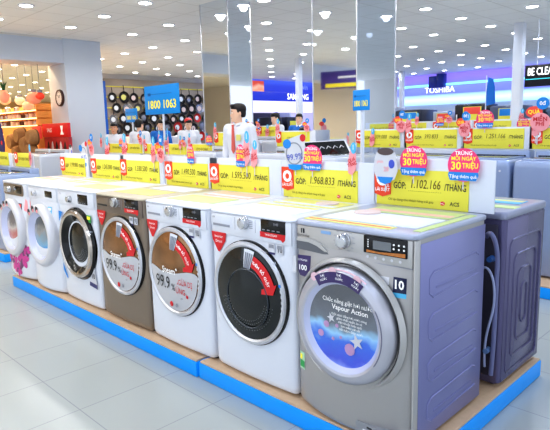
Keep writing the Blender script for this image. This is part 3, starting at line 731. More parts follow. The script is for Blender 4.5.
# ------------------------------------------------------------------ price signs
def price_sign(label, x0, x1, Y, z, price, h=.18, bw=None, bh=.215, group='yellow price signs of the front row', full=True, tagw=.095, base=0.):
    """white board with yellow card; x0..x1 is the card"""
    cx = (x0+x1)/2; t = thing('price_sign', label, 'price sign', (cx, Y, z), 0, group); w = (x1-x0)/2
    b0, b1 = bw if bw else (-w-.03, w+.09)
    q = MB(); q.box(b0, b1, .006, .016, 0, bh, .002); bd = q.build('backboard', BOARD, t)
    q = MB(); q.box(-w, w, .0, .005, .0, h, .001); card = q.build('card', YEL, t)
    q = MB(); q.prism([(-w-.01, h+.006), (-w-.01+tagw, h+.006), (-w-.01+tagw, h*.30), (-w-.01+tagw/2, h*.22), (-w-.01, h*.30)], -.004, .0); tg = q.build('rate_tag', REDT, t)
    tx = -w-.01+tagw/2; q = MB(); q.lathe([(.034, 0), (.034, -.002), (.017, -.002), (.017, 0)], (tx, -.0042, h*.72), 'y', 24); q.build('zero_mark', TXW, tg)
    if full:
        text('%', .022, TXW, tg, (tx+.033, -.0052, h*.54)); text('LÃI SUẤT', .022, TXW, tg, (tx, -.0052, h*.42), bold=.02, sx=.95)
        L0 = -w+tagw+.005; W = 2*w-tagw-.02
        k_ = min(1.1, W/.40); text('GÓP:', .046, INKD, card, (L0, -.0015, h*.56), align='LEFT', bold=.01, sx=k_*.72)
        text(price, .060, INK, card, (L0+W*.245, -.0015, h*.62), align='LEFT', shear=.15, sx=k_*.73)
        text('/THÁNG', .044, INKD, card, (L0+W+.005, -.0015, h*.58), align='RIGHT', bold=.01, sx=k_*.68)
        q = MB()
        for k in range(16): q.box(L0+W*.22+k*W*.030, L0+W*.22+k*W*.030+W*.016, -.0012, .0, h*.43, h*.436)
        q.build('dotted_line', INK, card, 0)
        text('Chỉ áp dụng cho khách hàng trả góp', .017, INK, card, (L0-.03, -.0015, h*.17), align='LEFT')
        q = MB(); q.prism(disc(w-.125, h*.16, .012, .010, 10), -.0018, 0); q.build('lender_emblem', RED, card)
        text('HC', .014, TXW, card, (w-.125, -.0026, h*.16)); text('ACS', .026, INKD, card, (w-.065, -.0015, h*.16), bold=.01)
    else:
        text('GÓP '+price+' /THÁNG', .05, INK, card, (tagw*.45, -.0015, h*.55), sx=.6)
    if base:
        q = MB(); q.box(-.05, .05, .004, .06, base, 0.004, .002); q.build('sign_foot', BOARD, t)
    return t
FR = [((378, 473), '1.102.166', 'reading 1.102.166 on the grey corner machine', .18, HP+.866),
      ((288, 362), '1.968.833', 'reading 1.968.833, second from the right', .17, HP+HL),
      ((216, 273.5), '1.595.500', 'reading 1.595.500, third from the right', .17, HP+HL),
      ((171, 212.5), '1.490.500', 'on the bronze machine', .17, HP+HL),
      ((126.5, 164), '1.330.500', 'on the machine with black porthole', .17, HP+HL),
      ((97, 125.5), '1.245.000', 'on the machine with blue poster porthole', .17, HP+HL-.005),
      ((66.5, 90), '1.190.000', 'on the leftmost front-row machine', .17, HP+HL-.005)]
YS = .625
for k, ((a, b), pr, lab, h, z) in enumerate(FR):
    Y = YS if k else .635
    xa, xb = at_y(a, 180, Y).x, at_y(b, 180, Y).x
    if k == 0: xa += .02
    price_sign('yellow price card with red zero tag ' + lab, xa, xb, Y-.04, z, pr, h, bw=(-(xb-xa)/2-.02, (xb-xa)/2+(.115 if k == 0 else .10 if k < 4 else .05)), bh=.235 if k == 0 else .215)

# ------------------------------------------------------------------ wobblers
def wobbler_thirty(name='promotional_wobbler'):
    t = thing(name, '', 'promotional tag')
    q = MB(); q.prism(disc(0, .0, .075, .075, 36), -.001, .001); d = q.build('pink_disc', PINK, t)
    q = MB(); q.prism([(-.068, -.032), (.068, -.032), (.072, -.045), (.06, -.07), (-.062, -.07), (-.072, -.045)], -.003, -.0012); r = q.build('blue_ribbon', BLUEC, t)
    text('Tặng thêm quà', .021, TXW, r, (0, -.0042, -.052), bold=.01)
    text('TRÚNG', .024, TXW, d, (0, -.0025, .052), bold=.02); text('MỖI NGÀY', .024, TXY, d, (0, -.0025, .028), bold=.02)
    text('30', .05, TXY, d, (-.035, -.0025, -.006), bold=.02); text('TRIỆU', .032, TXY, d, (.032, -.0025, -.004), bold=.02, sx=.85)
    q = MB(); q.box(-.003, .003, .001, .002, -.11, .0); q.build('clear_stem', GREYL, t)
    return t
def wobbler_ovals():
    t = thing('promotional_wobbler', '', 'promotional tag')
    q = MB(); q.prism(disc(-.02, .03, .04, .028, 24), -.001, .001); d = q.build('coral_oval', REDP, t); text('QUÀ', .026, TXY, d, (-.02, -.0025, .03), bold=.02)
    q = MB(); q.prism(disc(.012, -.02, .048, .045, 24), -.004, -.002); d = q.build('pink_oval', PINKL, t); text('MIỄN\nPHÍ', .028, TXR, d, (.012, -.0055, -.018), bold=.02)
    q = MB(); q.prism(disc(.02, .07, .03, .03, 20), -.003, -.001); d = q.build('blue_disc', BLUEC, t); text('0đ', .026, TXW, d, (.02, -.0045, .07), bold=.02)
    q = MB(); q.box(-.003, .003, .001, .002, -.13, .0); q.build('clear_stem', GREYL, t)
    return t
def wobbler_strip():
    t = thing('promotional_wobbler', '', 'promotional tag')
    q = MB(); q.prism([(-.03, -.07), (.0, -.08), (.028, -.05), (.03, .03), (.012, .055), (-.014, .05), (-.028, .0)], -.001, .001); d = q.build('pink_strip', PINKL, t); text('QUÀ\nTẶNG', .026, TXR, d, (0, -.0025, -.012), tilt=.25, bold=.02)
    q = MB(); q.prism(disc(.012, .062, .02, .03, 20), -.003, -.0012); d = q.build('blue_oval', CYAN, t); text('1', .04, TXW, d, (.012, -.0045, .065))
    q = MB(); q.box(-.003, .003, .001, .002, -.13, .0); q.build('clear_stem', GREYL, t)
    return t
def wobbler_drum():
    t = thing('promotional_wobbler', '', 'promotional tag')
    q = MB(); q.prism([(-.08, .04), (-.06, .075), (.05, .105), (.075, .085), (.07, .0), (.06, -.05), (.02, -.08), (-.04, -.075), (-.075, -.03)], -.001, .001); d = q.build('white_card', GREYL, t)
    text('99.9%', .05, TXB, d, (0, -.0035, -.02), tilt=.12, bold=.0)
    q = MB(); q.lathe([(.062, 0), (.062, -.002), (.055, -.002), (.055, 0)], (-.005, -.001, .0), 'y', 32); q.build('drum_ring', GREY, d)
    q = MB(); q.prism(disc(-.058, .052, .03, .026, 20), -.0035, -.0012); b = q.build('blue_disc', BLUEC, t); 
    q = MB(); q.prism(disc(.06, .085, .02, .02, 16), -.0035, -.0012); q.build('red_disc', RED, t)
    q = MB(); q.prism([(-.05, -.06), (.05, -.06), (.045, -.085), (.0, -.092), (-.045, -.085)], -.0035, -.0012); q.build('blue_ribbon', BLUES, t)
    q = MB(); q.box(-.003, .003, .001, .002, -.12, .0); q.build('clear_stem', GREYL, t)
    return t
def wobbler_device():
    t = thing('promotional_wobbler', '', 'promotional tag')
    q = MB(); q.prism([(-.062, .03), (-.05, .065), (.05, .065), (.062, .03), (.068, -.02), (.05, -.06), (.0, -.078), (-.05, -.06), (-.068, -.02)], -.001, .001); d = q.build('white_card', GREYL, t)
    q = MB(); q.prism(disc(0, .066, .045, .017, 24), -.003, -.001); q.build('dark_cap', mat('cap brown', (92, 76, 76), .4), t)
    q = MB(); q.prism(disc(.035, .01, .016, .02, 18), -.003, -.001); q.build('blue_disc', TXB, t)
    text('28', .03, PINKL, d, (.005, -.0025, -.015)); text('phút', .02, PINKL, d, (-.03, -.0025, .02))
    q = MB(); q.prism([(-.045, -.05), (.045, -.05), (.03, -.075), (.0, -.083), (-.03, -.075)], -.003, -.001); q.build('blue_ribbon', BLUEC, t)
    q = MB(); q.box(-.003, .003, .001, .002, -.12, .0); q.build('clear_stem', GREYL, t)
    return t
PROTO = {'30': wobbler_thirty(), 'ov': wobbler_ovals(), 'st': wobbler_strip(), 'dr': wobbler_drum(), 'de': wobbler_device()}
USED = set()
def wob(kind, px, py, Y, label, s=1., sx=1., rz=0., group='promotional wobblers'):
    p = at_y(px, py, Y); pr = PROTO[kind]
    if kind not in USED:
        USED.add(kind); o = pr; o.location = p; o.rotation_euler = (0, 0, rz); o['group'] = group
    else: o = dup(pr, p, rz, None, group)
    o.scale = (s*sx, s, s); o['label'] = label
    return o
YW = .575
wob('30', 413.5, 161, YW, 'pink round 30 million tag on the left top of the grey machine price card', .98)
wob('30', 463.5, 165, YW, 'pink round 30 million tag on the right corner of the grey machine price card', 1.0)
wob('30', 312, 158, YW, 'pink round 30 million tag above the card of the big dark door machine', .98)
wob('30', 240.5, 156, YW, 'narrow pink 30 million tag above the card reading 1.595.500', .98, .62)
wob('30', 190.5, 154.5, YW, 'narrow pink 30 million tag above the bronze machine price card', .90, .6)
wob('dr', 295, 153.5, YW, 'white 99.9 percent drum shaped tag beside the pink tag', 1.05)
wob('de', 385.5, 166, .55, 'white round washer shaped tag standing over the red zero tag of the grey machine', 1.08, .95)
wob('st', 352, 160, YW, 'pink and blue strip tag on the right end of the card reading 1.968.833', 1.0, .85)
wob('st', 254, 155, YW, 'pink strip tag beside the narrow pink tag on the card reading 1.595.500', 1.0, .9)
wob('ov', 160, 152, YW, 'coral and pink oval tag cluster between the bronze and black porthole cards', 1.25, .8)
wob('st', 168, 143, YW, 'pink and blue strip tag left of the bronze machine card', 1.2, .9, -.5)
wob('st', 153, 151, YW, 'coral pink strip tag over the right end of the black porthole machine card', 1.2, .8)
wob('st', 107, 150, YW+.02, 'tall pink strip tag on the left of the black porthole machine card', 1.2, .9)
wob('st', 124, 148, YW+.02, 'tall coral strip tag on the right of the blue poster machine card', 1.3, .9)
wob('dr', 84, 155, YW+.02, 'white drum tag with blue dot on the leftmost front-row card', 1.2, .8)
wob('ov', 91, 147, YW+.02, 'pink oval tag cluster over the leftmost front-row card', 1.2, .8)
wob('de', 71, 153, YW+.02, 'small white tag at the left end of the leftmost front-row card', 1.0, .6)

# ------------------------------------------------------------------ top loaders
def make_toploader(name, label, bodym, lidm=None, w=.62, d=.6, h=.95):
    t = thing(name, label, 'washing machine')
    q = MB(); q.rings([[(x, y, z) for x, y in outline(w-2*i, i, d-i, .01, .03)] for z, i in ((.02, .012), (.035, 0), (h-.06, 0), (h-.02, .004), (h-.006, .014), (h, .03))]); q.build('cabinet', bodym, t, 50)
    q = MB(); q.rings([[(x, y, z) for x, y in outline(w-.02-2*i, .45+i, d-.005-i, 0, .025)] for z, i in ((h-.01, 0), (h+.045, .0), (h+.06, .006), (h+.064, .02))]); cp = q.build('control_panel', bodym, t, 50)
    q = MB(); q.add([(-w/2+.04, .449, h+.008), (w/2-.04, .449, h+.008), (w/2-.04, .452, h+.044), (-w/2+.04, .452, h+.044)], [(0, 1, 2, 3)]); q.build('display', BLACKG, cp, 0)
    q = MB(); q.box(-w/2+.045, w/2-.045, .05, .44, h-.004, h+.014, .008); ld = q.build('lid', bodym, t)
    q = MB(); q.box(-w/2+.075, w/2-.075, .085, .41, h+.0145, h+.0175, .001); q.build('lid_glass', lidm or LID, ld)
    q = MB(); q.cyl((w/2-.08, -.008, h-.09), (w/2-.08, .02, h-.09), .009, .009, 10); q.build('drain_cap', GREYL, t)
    for sx in (-1, 1):
        for yy in (.07, d-.07): q = MB(); q.cyl((sx*(w/2-.06), yy, 0), (sx*(w/2-.06), yy, .024), .022, .02, 10); q.build('foot', BLACK, t)
    return t
tlA = make_toploader('top_loading_washer', '', TOPB)
tlB = make_toploader('top_loading_washer', '', TOPL)
ORD = ['first', 'second', 'third', 'fourth', 'fifth', 'sixth', 'seventh', 'eighth', 'ninth', 'tenth', 'eleventh', 'twelfth', 'thirteenth', 'fourteenth']
PR = ['1.251.166', '1.251.166', '393.833', '1.309.000', '850.000', '765.500', '1.040.833', '690.000', '912.500', '588.000', '733.000', '1.120.000', '655.500', '805.000']
usedt = set()
def put(pr, key, loc, rz, label, group, scale=None):
    if key in usedt: return dup(pr, loc, rz, label, group, scale)
    usedt.add(key); pr.location = loc; pr.rotation_euler = (0, 0, rz); pr['label'] = label; pr['group'] = group
    if scale is not None: pr.scale = (scale,)*3 if isinstance(scale, (int, float)) else scale
    return pr
for k in range(13):
    x = -.465-.645*k
    blue = k in (0, 1)
    if k in (3, 4, 6): continue
    nb = {0: 0, 1: 1, 2: 2}.get(k, k-3 if k == 5 else k-4)
    put(tlA if blue else tlB, 'A' if blue else 'B', (x, 2.83, HP), 0, ('blue grey' if blue else 'light grey') + ' top-loading washer in the second aisle, ' + ORD[nb] + ' from the right', 'top-loaders of the second aisle', (1, 1, .86) if k >= 8 else 1)
    price_sign('second aisle yellow price card over the ' + ORD[nb] + ' top-loader from the right', x-.36, x+.21, 3.375, 1.122 if k < 8 else .975, PR[k], .185 if k < 8 else .165, bh=.20 if k < 8 else .175, group='yellow price signs of the second aisle', full=(k < 5))
for k in range(10):
    x = -1.6-.645*k
    put(tlB, 'B', (x, 5.35, HP), 0, 'light grey top-loading washer in the back aisle, ' + ORD[k] + ' from the right', 'top-loaders of the back aisle', (1, 1, 1.08))
    if k in (6, 7): continue
    price_sign('yellow price card in the back aisle, ' + ORD[k] + ' from the right', x-.30, x+.22, 5.9, HP+1.095, PR[k], .19, bh=.21, group='yellow price signs of the back aisle', full=False)
for k, x in enumerate((-5.42, -6.07)):
    put(tlA, 'A', (x, .27, HP-.01), 0, 'blue grey top-loading washer at the far left edge, ' + ORD[k] + ' past the front row', 'top-loaders past the left end', (1, .72, .88))
    price_sign('yellow price card at the far left edge over the ' + ORD[k] + ' top-loader', x-.3, x+.13, .66, HP+.885, PR[k+6], .16, bh=.15, group='yellow price signs at the far left', full=False)
# large machine standing sideways at the gap, its wide dark panel raised along the back
k = 3; price_sign('second aisle yellow price card reading 1.309.000, right of the raised dark panel', -2.40-.36, -2.40+.21, 3.375, 1.122, PR[3], .185, bh=.20, group='yellow price signs of the second aisle')
t = thing('top_loading_washer', 'large silver top-loader with a wide raised black control panel, standing sideways', 'washing machine', (-2.45, 3.02, HP), PI/2); t.scale = (1.06, 1, 1.05)
q = MB(); q.rings([[(x, y, z) for x, y in outline(.76-2*i, i, .60-i, .01, .03)] for z, i in ((.02, .012), (.035, 0), (.86, 0), (.89, .006), (.90, .02))]); q.build('cabinet', TOPL, t, 50)
q = MB(); q.box(-.33, .33, .06, .40, .896, .915, .008); ld = q.build('lid', TOPL, t); q = MB(); q.box(-.28, .28, .10, .36, .9145, .918, .001); q.build('lid_glass', LID, ld)
q = MB(); q.add([(x, y, z) for x in (-.37, .37) for y, z in ((.40, .89), (.50, 1.05), (.53, 1.05), (.595, .89))], [(0, 1, 2, 3), (7, 6, 5, 4), (0, 4, 5, 1), (1, 5, 6, 2), (2, 6, 7, 3), (3, 7, 4, 0)]); cp = q.build('control_panel', WHITE2, t, 0)
q = MB(); q.add([(-.33, .4075, .91), (.33, .4075, .91), (.33, .491, 1.043), (-.33, .491, 1.043)], [(0, 1, 2, 3)]); ds = q.build('display', BLACKG, cp, 0)
q = MB()
for m_ in range(5): q.tube([(-.25+.11*m_, .44, .97), (-.21+.11*m_, .455, .995), (-.17+.11*m_, .444, .975)], .005, 6)
q.build('panel_print', GREYL, ds)

for kind, px, py, Y, lab, s, sx in (
    ('ov', 463, 127, 3.36, 'coral oval tag cluster with blue disc between the two right cards of the second aisle', 1.5, .8),
    ('30', 485, 119, 3.36, 'pink 30 million tag above the card reading 1.251.166', 1.15, 1.),
    ('ov', 400, 124, 3.36, 'pink oval tag cluster above the left end of the card reading 393.833', 1.4, .9),
    ('ov', 538, 118, 3.36, 'large pink oval tag cluster at the right edge of the photo', 1.8, 1.),
    ('30', 523, 124, 5.86, 'pink round tag beside the white post in the back aisle', 1.1, 1.),
    ('30', 440, 121, 5.86, 'small pink round tag over the back aisle card at the right', 1.0, .9),
    ('30', 327, 127, 5.86, 'coral round tag left of the blue number sign in the back aisle', 1.1, .9),
    ('st', 267, 131, 5.86, 'coral strip tag right of the man with the tie', 1.4, 1.2),
    ('ov', 258, 132, 5.86, 'coral oval tag cluster by the shoulder of the man with the tie', 1.3, .9),
    ('st', 246, 150, .575, 'blue and pink strip tag in front of the man with the tie', 1.3, .8),
    ('st', 180, 143, 3.36, 'coral strip tag on the second aisle left of the dark lids', 1.3, .9),
    ('st', 101, 141, 3.36, 'orange pink strip tag near the woman by the pan wall', 1.6, .9),
    ('ov', 140, 139, 3.36, 'pink oval tags in front of the person with white shirt', 1.5, .9),
    ('st', 159, 138, 3.36, 'red pink strip tag on the pole of the big number sign', 1.4, .8),
    ('st', 30, 156, .64, 'orange strip tag on the far left top-loader card', 1.4, .8),
    ('st', 372, 138, 3.36, 'pink strip tag left of the card reading 1.309.000', 1.2, .9),
    ('ov', 384, 122, 5.86, 'pink oval tag cluster in the back aisle below the mirrored column', 1.5, .9)):
    wob(kind, px, py, Y, lab, s, sx)

for k in range(13):
    x = -.465-.645*k
    if k in (3, 4, 6): continue
    nb = {0: 0, 1: 1, 2: 2}.get(k, k-3 if k == 5 else k-4)
    for dx, kd, s_, what in ((-.33, 'st', 1.2, 'strip tag at the left end of'), (.17, 'ov' if k % 2 else '30', 1.0, 'round tag at the right end of')):
        if k < 4 and dx > 0: continue
        p = Vector((x+dx, 3.36, (1.33 if k < 8 else 1.16) + .02*(k % 3)))
        o = dup(PROTO[kd], p, 0, 'pink ' + what + ' the card over the ' + ORD[nb] + ' second aisle top-loader', 'small wobblers of the second aisle', s_)
for k in range(10):
    x = -1.6-.645*k
    if k in (6, 7): continue
    kd = ('st', '30', 'ov')[k % 3]
    o = dup(PROTO[kd], (x-.28+.12*(k % 4), 5.86, 1.44), 0, 'promotional tag over the back aisle card, ' + ORD[k] + ' from the right', 'small wobblers of the back aisle', 1.1)

# ------------------------------------------------------------------ number signs on poles
def number_sign(label, a, b, Y, foot, group='blue telephone number signs'):
    p, r = at_y(a[0], a[1], Y), at_y(b[0], b[1], Y); cx = (p.x+r.x)/2; cz = (p.z+r.z)/2; w = abs(r.x-p.x)/2; h = abs(p.z-r.z)/2
    t = thing('number_sign', label, 'sign', (cx, Y, foot), 0, group)
    q = MB(); q.box(-w, w, -.012, .0, cz-foot-h, cz-foot+h, .004); pn = q.build('sign_panel', BLUES, t)
    [text(n_, h*.8, TXY, pn, (w*dx_, -.014, cz-foot-h*.35), bold=.02, sx=w/h*.50) for n_, dx_ in (('1800', -.46), ('1063', .45))]
    q = MB(); q.box(-w*.7, w*.6, -.0135, -.011, cz-foot+h*.38, cz-foot+h*.42); q.box(-w*.8, -w*.62, -.0135, -.011, cz-foot+h*.3, cz-foot+h*.5); q.build('faint_logo', mat('logo dim blue', (20, 100, 180), .5), pn)
    q = MB(); q.cyl((0, .012, .01), (0, .012, cz-foot+h*.8), .018, .018, 12); q.build('pole', POST, t)
    q = MB(); q.cyl((0, .012, 0), (0, .012, .02), .14, .13, 20); q.build('base', GREYL, t)
    return t
number_sign('large blue sign on a pole reading 1800 1063 before the pan wall', (144.5, 87), (180.5, 113), 3.62, 0)
number_sign('small blue number sign by the woman at the pan wall', (125.5, 109), (138, 122), 4.6, 0)
number_sign('blue number sign in front of the near mirrored column', (353.5, 90.5), (370, 110), 2.36, 0)

# ------------------------------------------------------------------ people
def remesh(mb, name, m, parent, vox, smooth_it=4):
    bmesh.ops.recalc_face_normals(mb.bm, faces=list(mb.bm.faces))
    me = bpy.data.meshes.new(name); mb.bm.to_mesh(me); mb.bm.free()
    t = bpy.data.objects.new(name, me); COL.objects.link(t)
    md = t.modifiers.new('r', 'REMESH'); md.mode = 'VOXEL'; md.voxel_size = vox; md.use_smooth_shade = True
    ms = t.modifiers.new('s', 'SMOOTH'); ms.factor = .5; ms.iterations = smooth_it
    dg = bpy.context.evaluated_depsgraph_get(); m2 = bpy.data.meshes.new_from_object(t.evaluated_get(dg))
    bpy.data.objects.remove(t); bpy.data.meshes.remove(me)
    m2.materials.clear(); m2.materials.append(m); m2.name = name; m2.shade_smooth()
    o = bpy.data.objects.new(name, m2); COL.objects.link(o); o.parent = parent
    return o
def limb(mb, pts, rs):
    for (p, q_), (a, b) in zip(zip(pts[:-1], pts[1:]), zip(rs[:-1], rs[1:])):
        mb.cyl(p, q_, a, b, 14)
    for p, r in zip(pts, rs): mb.ball(p, r, sub=2)
def ellrings(mb, lv, n=20):
    mb.rings([[(x0+rx*math.cos(2*PI*k/n), y0+ry*math.sin(2*PI*k/n), z) for k in range(n)] for z, rx, ry, x0, y0 in lv])
def person(label, loc, rz, height, shirtm, skin=SKIN, tie=False, fem=False, arms='down', vest=None, cap=False, legs=True, headturn=0., headtilt=0.):
    t = thing('person', label, 'person', loc, rz, None, height/1.72)
    sw = .185 if not fem else .165
    # joints (facing -Y)
    hip = [Vector((s*.09, 0, .90)) for s in (-1, 1)]; kn = [Vector((s*.10, -.01, .49)) for s in (-1, 1)]; an = [Vector((s*.10, .01, .085)) for s in (-1, 1)]
    sh = [Vector((s*sw, .01, 1.40)) for s in (-1, 1)]
    if arms == 'down': el = [Vector((s*(sw+.055), .03, 1.12)) for s in (-1, 1)]; wr = [Vector((s*(sw+.05), -.07, .87)) for s in (-1, 1)]
    elif arms == 'bent': el = [Vector((s*(sw+.05), .02, 1.12)) for s in (-1, 1)]; wr = [Vector((s*.12, -.26, 1.08)) for s in (-1, 1)]
    else: el = [Vector((s*(sw+.04), -.04, 1.13)) for s in (-1, 1)]; wr = [Vector((s*.16, -.22, .98)) for s in (-1, 1)]
    bd = MB()
    ellrings(bd, [(.82, .14, .10, 0, 0), (.92, .165, .11, 0, 0), (1.05, .14, .095, 0, 0), (1.2, .155, .105, 0, 0), (1.34, .17, .105, 0, 0), (1.41, .12, .08, 0, .005), (1.45, .06, .06, 0, .01)])
    limb(bd, [(0, .012, 1.42), (0, -.005, 1.53)], [.056, .052])
    for k in (0, 1):
        s = (-1, 1)[k]
        limb(bd, [hip[k], kn[k], an[k]], [.085, .058, .042]); limb(bd, [an[k], an[k]+Vector((0, -.14, -.045))], [.042, .035])
        limb(bd, [Vector((s*.10, .02, 1.40)), sh[k], el[k], wr[k]], [.06, .056, .043, .03])
        d = (wr[k]-el[k]).normalized(); side = Vector((-s, 0, 0)); side = (side-d*side.dot(d)).normalized(); pn = d.cross(side)
        pc = wr[k]+d*.05; limb(bd, [wr[k], pc, pc+d*.03], [.028, .034, .033])
        for f in range(4):
            b0 = pc+d*.03+pn*((f-1.5)*.019); L = (.062, .075, .08, .066)[f] if s > 0 else (.066, .08, .075, .062)[f]
            limb(bd, [b0, b0+d*L*.55+side*.006, b0+d*L+side*.022], [.0095, .009, .0078])
        tb = wr[k]+d*.03+pn*.03*(-1); limb(bd, [tb, tb+d*.035+pn*-.022+side*.012, tb+d*.065+pn*-.026+side*.02], [.012, .011, .009])
    # head (turned on the neck)
    hz = 1.60; hm = MB()
    ellrings(hm, [(hz-.115, .022, .022, 0, -.062), (hz-.105, .042, .045, 0, -.048), (hz-.08, .056, .068, 0, -.03), (hz-.04, .067, .085, 0, -.012), (hz, .074, .095, 0, -.002), (hz+.04, .077, .1, 0, .004), (hz+.08, .07, .09, 0, .006), (hz+.105, .045, .06, 0, .008), (hz+.118, .015, .02, 0, .01)], 24)
    hm.add([(0, -.094, hz+.012), (-.010, -.092, hz-.03), (.010, -.092, hz-.03), (0, -.120, hz-.03), (-.016, -.085, hz-.04), (.016, -.085, hz-.04), (0, -.085, hz+.012), (0, -.07, hz-.03)], [(0, 1, 3), (0, 3, 2), (1, 4, 3), (3, 5, 2), (4, 5, 3), (0, 1, 6), (0, 2, 6), (1, 4, 7), (2, 5, 7), (4, 5, 7), (1, 7, 6), (2, 7, 6)])
    hm.ball((0, -.103, hz-.032), .013, .014, .011, 1)
    hm.ball((0, -.088, hz-.066), .024, .012, .008, 1); hm.ball((0, -.088, hz-.104), .02, .014, .014, 1)
    for s in (-1, 1): hm.ball((s*.077, .012, hz-.01), .010, .02, .032, 1); hm.ball((s*.032, -.082, hz+.024), .018, .012, .007, 1)
    HT = Matrix.Translation((0, 0, 1.52)) @ Matrix.Rotation(headturn, 4, 'Z') @ Matrix.Rotation(headtilt, 4, 'X') @ Matrix.Translation((0, 0, -1.52))
    tmp = hm.bm; tmp.transform(HT); bd.merge(tmp)
    body_ = remesh(bd, 'body', skin, t, .0085, 3)
    hold = bpy.data.objects.new('head_detail', None)
    bpy.data.objects.remove(hold)
    def hp(mb, name, m):
        mb.bm.transform(HT); return mb.build(name, m, body_)
    for s in (-1, 1):
        q = MB(); q.ball((s*.030, -.086, hz+.006), .013, .007, .008, 2); e = hp(q, 'eye', TXW)
        q = MB(); q.ball((s*.030, -.0905, hz+.006), .0065, .004, .0065, 2); q.bm.transform(HT); q.build('iris', HAIR, body_)
        q = MB(); q.tube([(s*.014, -.095, hz+.028), (s*.030, -.095, hz+.033), (s*.048, -.083, hz+.026)], [.003, .004, .002], 6); hp(q, 'eyebrow', HAIR)
    q = MB(); q.ball((0, -.092, hz-.064), .023, .010, .0055, 2); hp(q, 'lips', LIP)
    h = MB()
    ellrings(h, [(hz+.035, .082, .075, 0, .036), (hz+.06, .086, .108, 0, .004), (hz+.09, .08, .102, 0, .004), (hz+.118, .06, .08, 0, .006), (hz+.134, .03, .04, 0, .008)], 24)
    ellrings(h, [(hz-.055, .062, .035, 0, .055), (hz-.02, .076, .06, 0, .045), (hz+.06, .084, .07, 0, .035)], 24)
    for s in (-1, 1): h.ball((s*.074, -.012, hz+.03), .011, .022, .034, 1)
    h.ball((.02, -.075, hz+.098), .055, .04, .026, 2)
    if fem:
        ellrings(h, [(hz-.17, .05, .03, 0, .075), (hz-.10, .075, .045, 0, .06), (hz-.0, .082, .06, 0, .045), (hz+.06, .08, .06, 0, .04)], 20)
    h.bm.transform(HT)
    remesh(h, 'hair', HAIR, t, .009, 2)
    if cap:
        q = MB(); q.lathe([(.09, 0), (.088, .05), (.06, .085), (.02, .095)], (0, .005, hz+.055), 'z', 24, cap1=True); q.bm.transform(HT); q.build('cap', RED, t)
    # shirt
    sm = MB()
    ellrings(sm, [(.84, .178, .125, 0, 0), (.95, .178, .122, 0, 0), (1.08, .162, .115, 0, 0), (1.2, .178, .128, 0, 0), (1.33, .195, .126, 0, 0), (1.40, .17, .105, 0, .005), (1.445, .085, .078, 0, .01), (1.462, .066, .066, 0, .008)])
    for k in (0, 1):
        s = (-1, 1)[k]
        if fem or vest: end = sh[k].lerp(el[k], .8); limb(sm, [Vector((s*.10, .02, 1.395)), sh[k], end], [.072, .072, .062])
        else: limb(sm, [Vector((s*.10, .02, 1.395)), sh[k], el[k], el[k].lerp(wr[k], .92)], [.072, .070, .056, .042])
    remesh(sm, 'shirt', shirtm, t, .012, 3)
    q = MB()
    for s in (-1, 1):
        q.add([(0, -.062, 1.462), (s*.055, -.05, 1.478), (s*.068, .0, 1.48), (s*.07, .0, 1.455), (s*.06, -.075, 1.445), (s*.03, -.10, 1.425)], [(0, 1, 2, 3, 4, 5)])
    q.build('collar', shirtm if not vest else vest, t)
    if tie:
        q = MB(); q.prism([(-.016, 1.452), (.016, 1.452), (.013, 1.425), (.03, 1.12), (0, 1.07), (-.03, 1.12), (-.013, 1.425)], -.142, -.128); tt = q.build('tie', TIE, t)
        q = MB(); q.prism(rrect(.05, .12, 1.24, 1.32, .006), -.134, -.126); q.build('name_badge', SHEETY, t)
    if vest:
        q = MB(); q.prism([(-.15, 1.20), (.15, 1.20), (.15, 1.25), (-.15, 1.25)], -.136, -.12); q.build('chest_stripe', vest, t)
    # trousers and shoes
    tr_ = MB(); ellrings(tr_, [(.80, .165, .115, 0, 0), (.90, .178, .122, 0, 0), (.98, .165, .115, 0, 0)])
    for k in (0, 1): limb(tr_, [hip[k]-Vector((0, 0, .02)), kn[k], an[k]+Vector((0, 0, .0))], [.1, .074, .06])
    remesh(tr_, 'trousers', TROUS, t, .013, 3)
    for k in (0, 1):
        q = MB(); a = an[k]; q.ball((a.x, a.y-.06, .04), .048, .135, .042, 2); q.build('shoe', BLACK, t)
    return t
def face_dir(a):  # heading so that local -Y points along angle a (world)
    return a+PI/2
def put_person(px, top, depth, **kw):
    d = ray(px, top); s = depth; p = CAM + d*s   # ray has unit depth along fw
    return (p.x, p.y, 0), p.z
LEFT = math.atan2(-rt.y, -rt.x); TOCAM = math.atan2(-fw.y, -fw.x)
loc, h = put_person(238, 105, 7.1)
person('man in white shirt with coral tie looking left between the aisles', loc, face_dir(LEFT+1.0), h+.01, SHIRT, tie=True, headturn=-.8, arms='down')
loc, h = put_person(114, 123, 11.0)
person('woman in white top standing by the pan wall', loc, face_dir(TOCAM), h, SHIRT, SKIN2, fem=True, headtilt=.1)
loc, h = put_person(139, 119.5, 10.9)
person('black haired person in white printed shirt seen from behind', loc, face_dir(TOCAM+PI-.4), h, SHIRT, vest=SHIRTB)
loc, h = put_person(160, 120, 12.0)
person('man in blue shirt looking down under the big number sign', loc, face_dir(TOCAM+.5), h, SHIRTB, headtilt=.15)
loc, h = put_person(276, 113, 11.7)
person('man in white shirt leaning before the dark booth at left of the post', loc, face_dir(LEFT+.6), h, SHIRT, headturn=-.2, headtilt=.2, arms='front')
loc, h = put_person(299, 114, 12.2)
person('man in blue uniform shirt right of the thin white post', loc, face_dir(TOCAM-.3), h, SHIRTB, vest=TXW)
loc, h = put_person(303, 127.5, 8.4)
person('short dark haired person in blue in front of the man in blue uniform', loc, face_dir(TOCAM), h, SHIRTB)
loc, h = put_person(188, 119, 11.6)
person('person with a red cap before the pan wall', loc, face_dir(TOCAM+.3), h, SHIRT, cap=True, headtilt=.25)

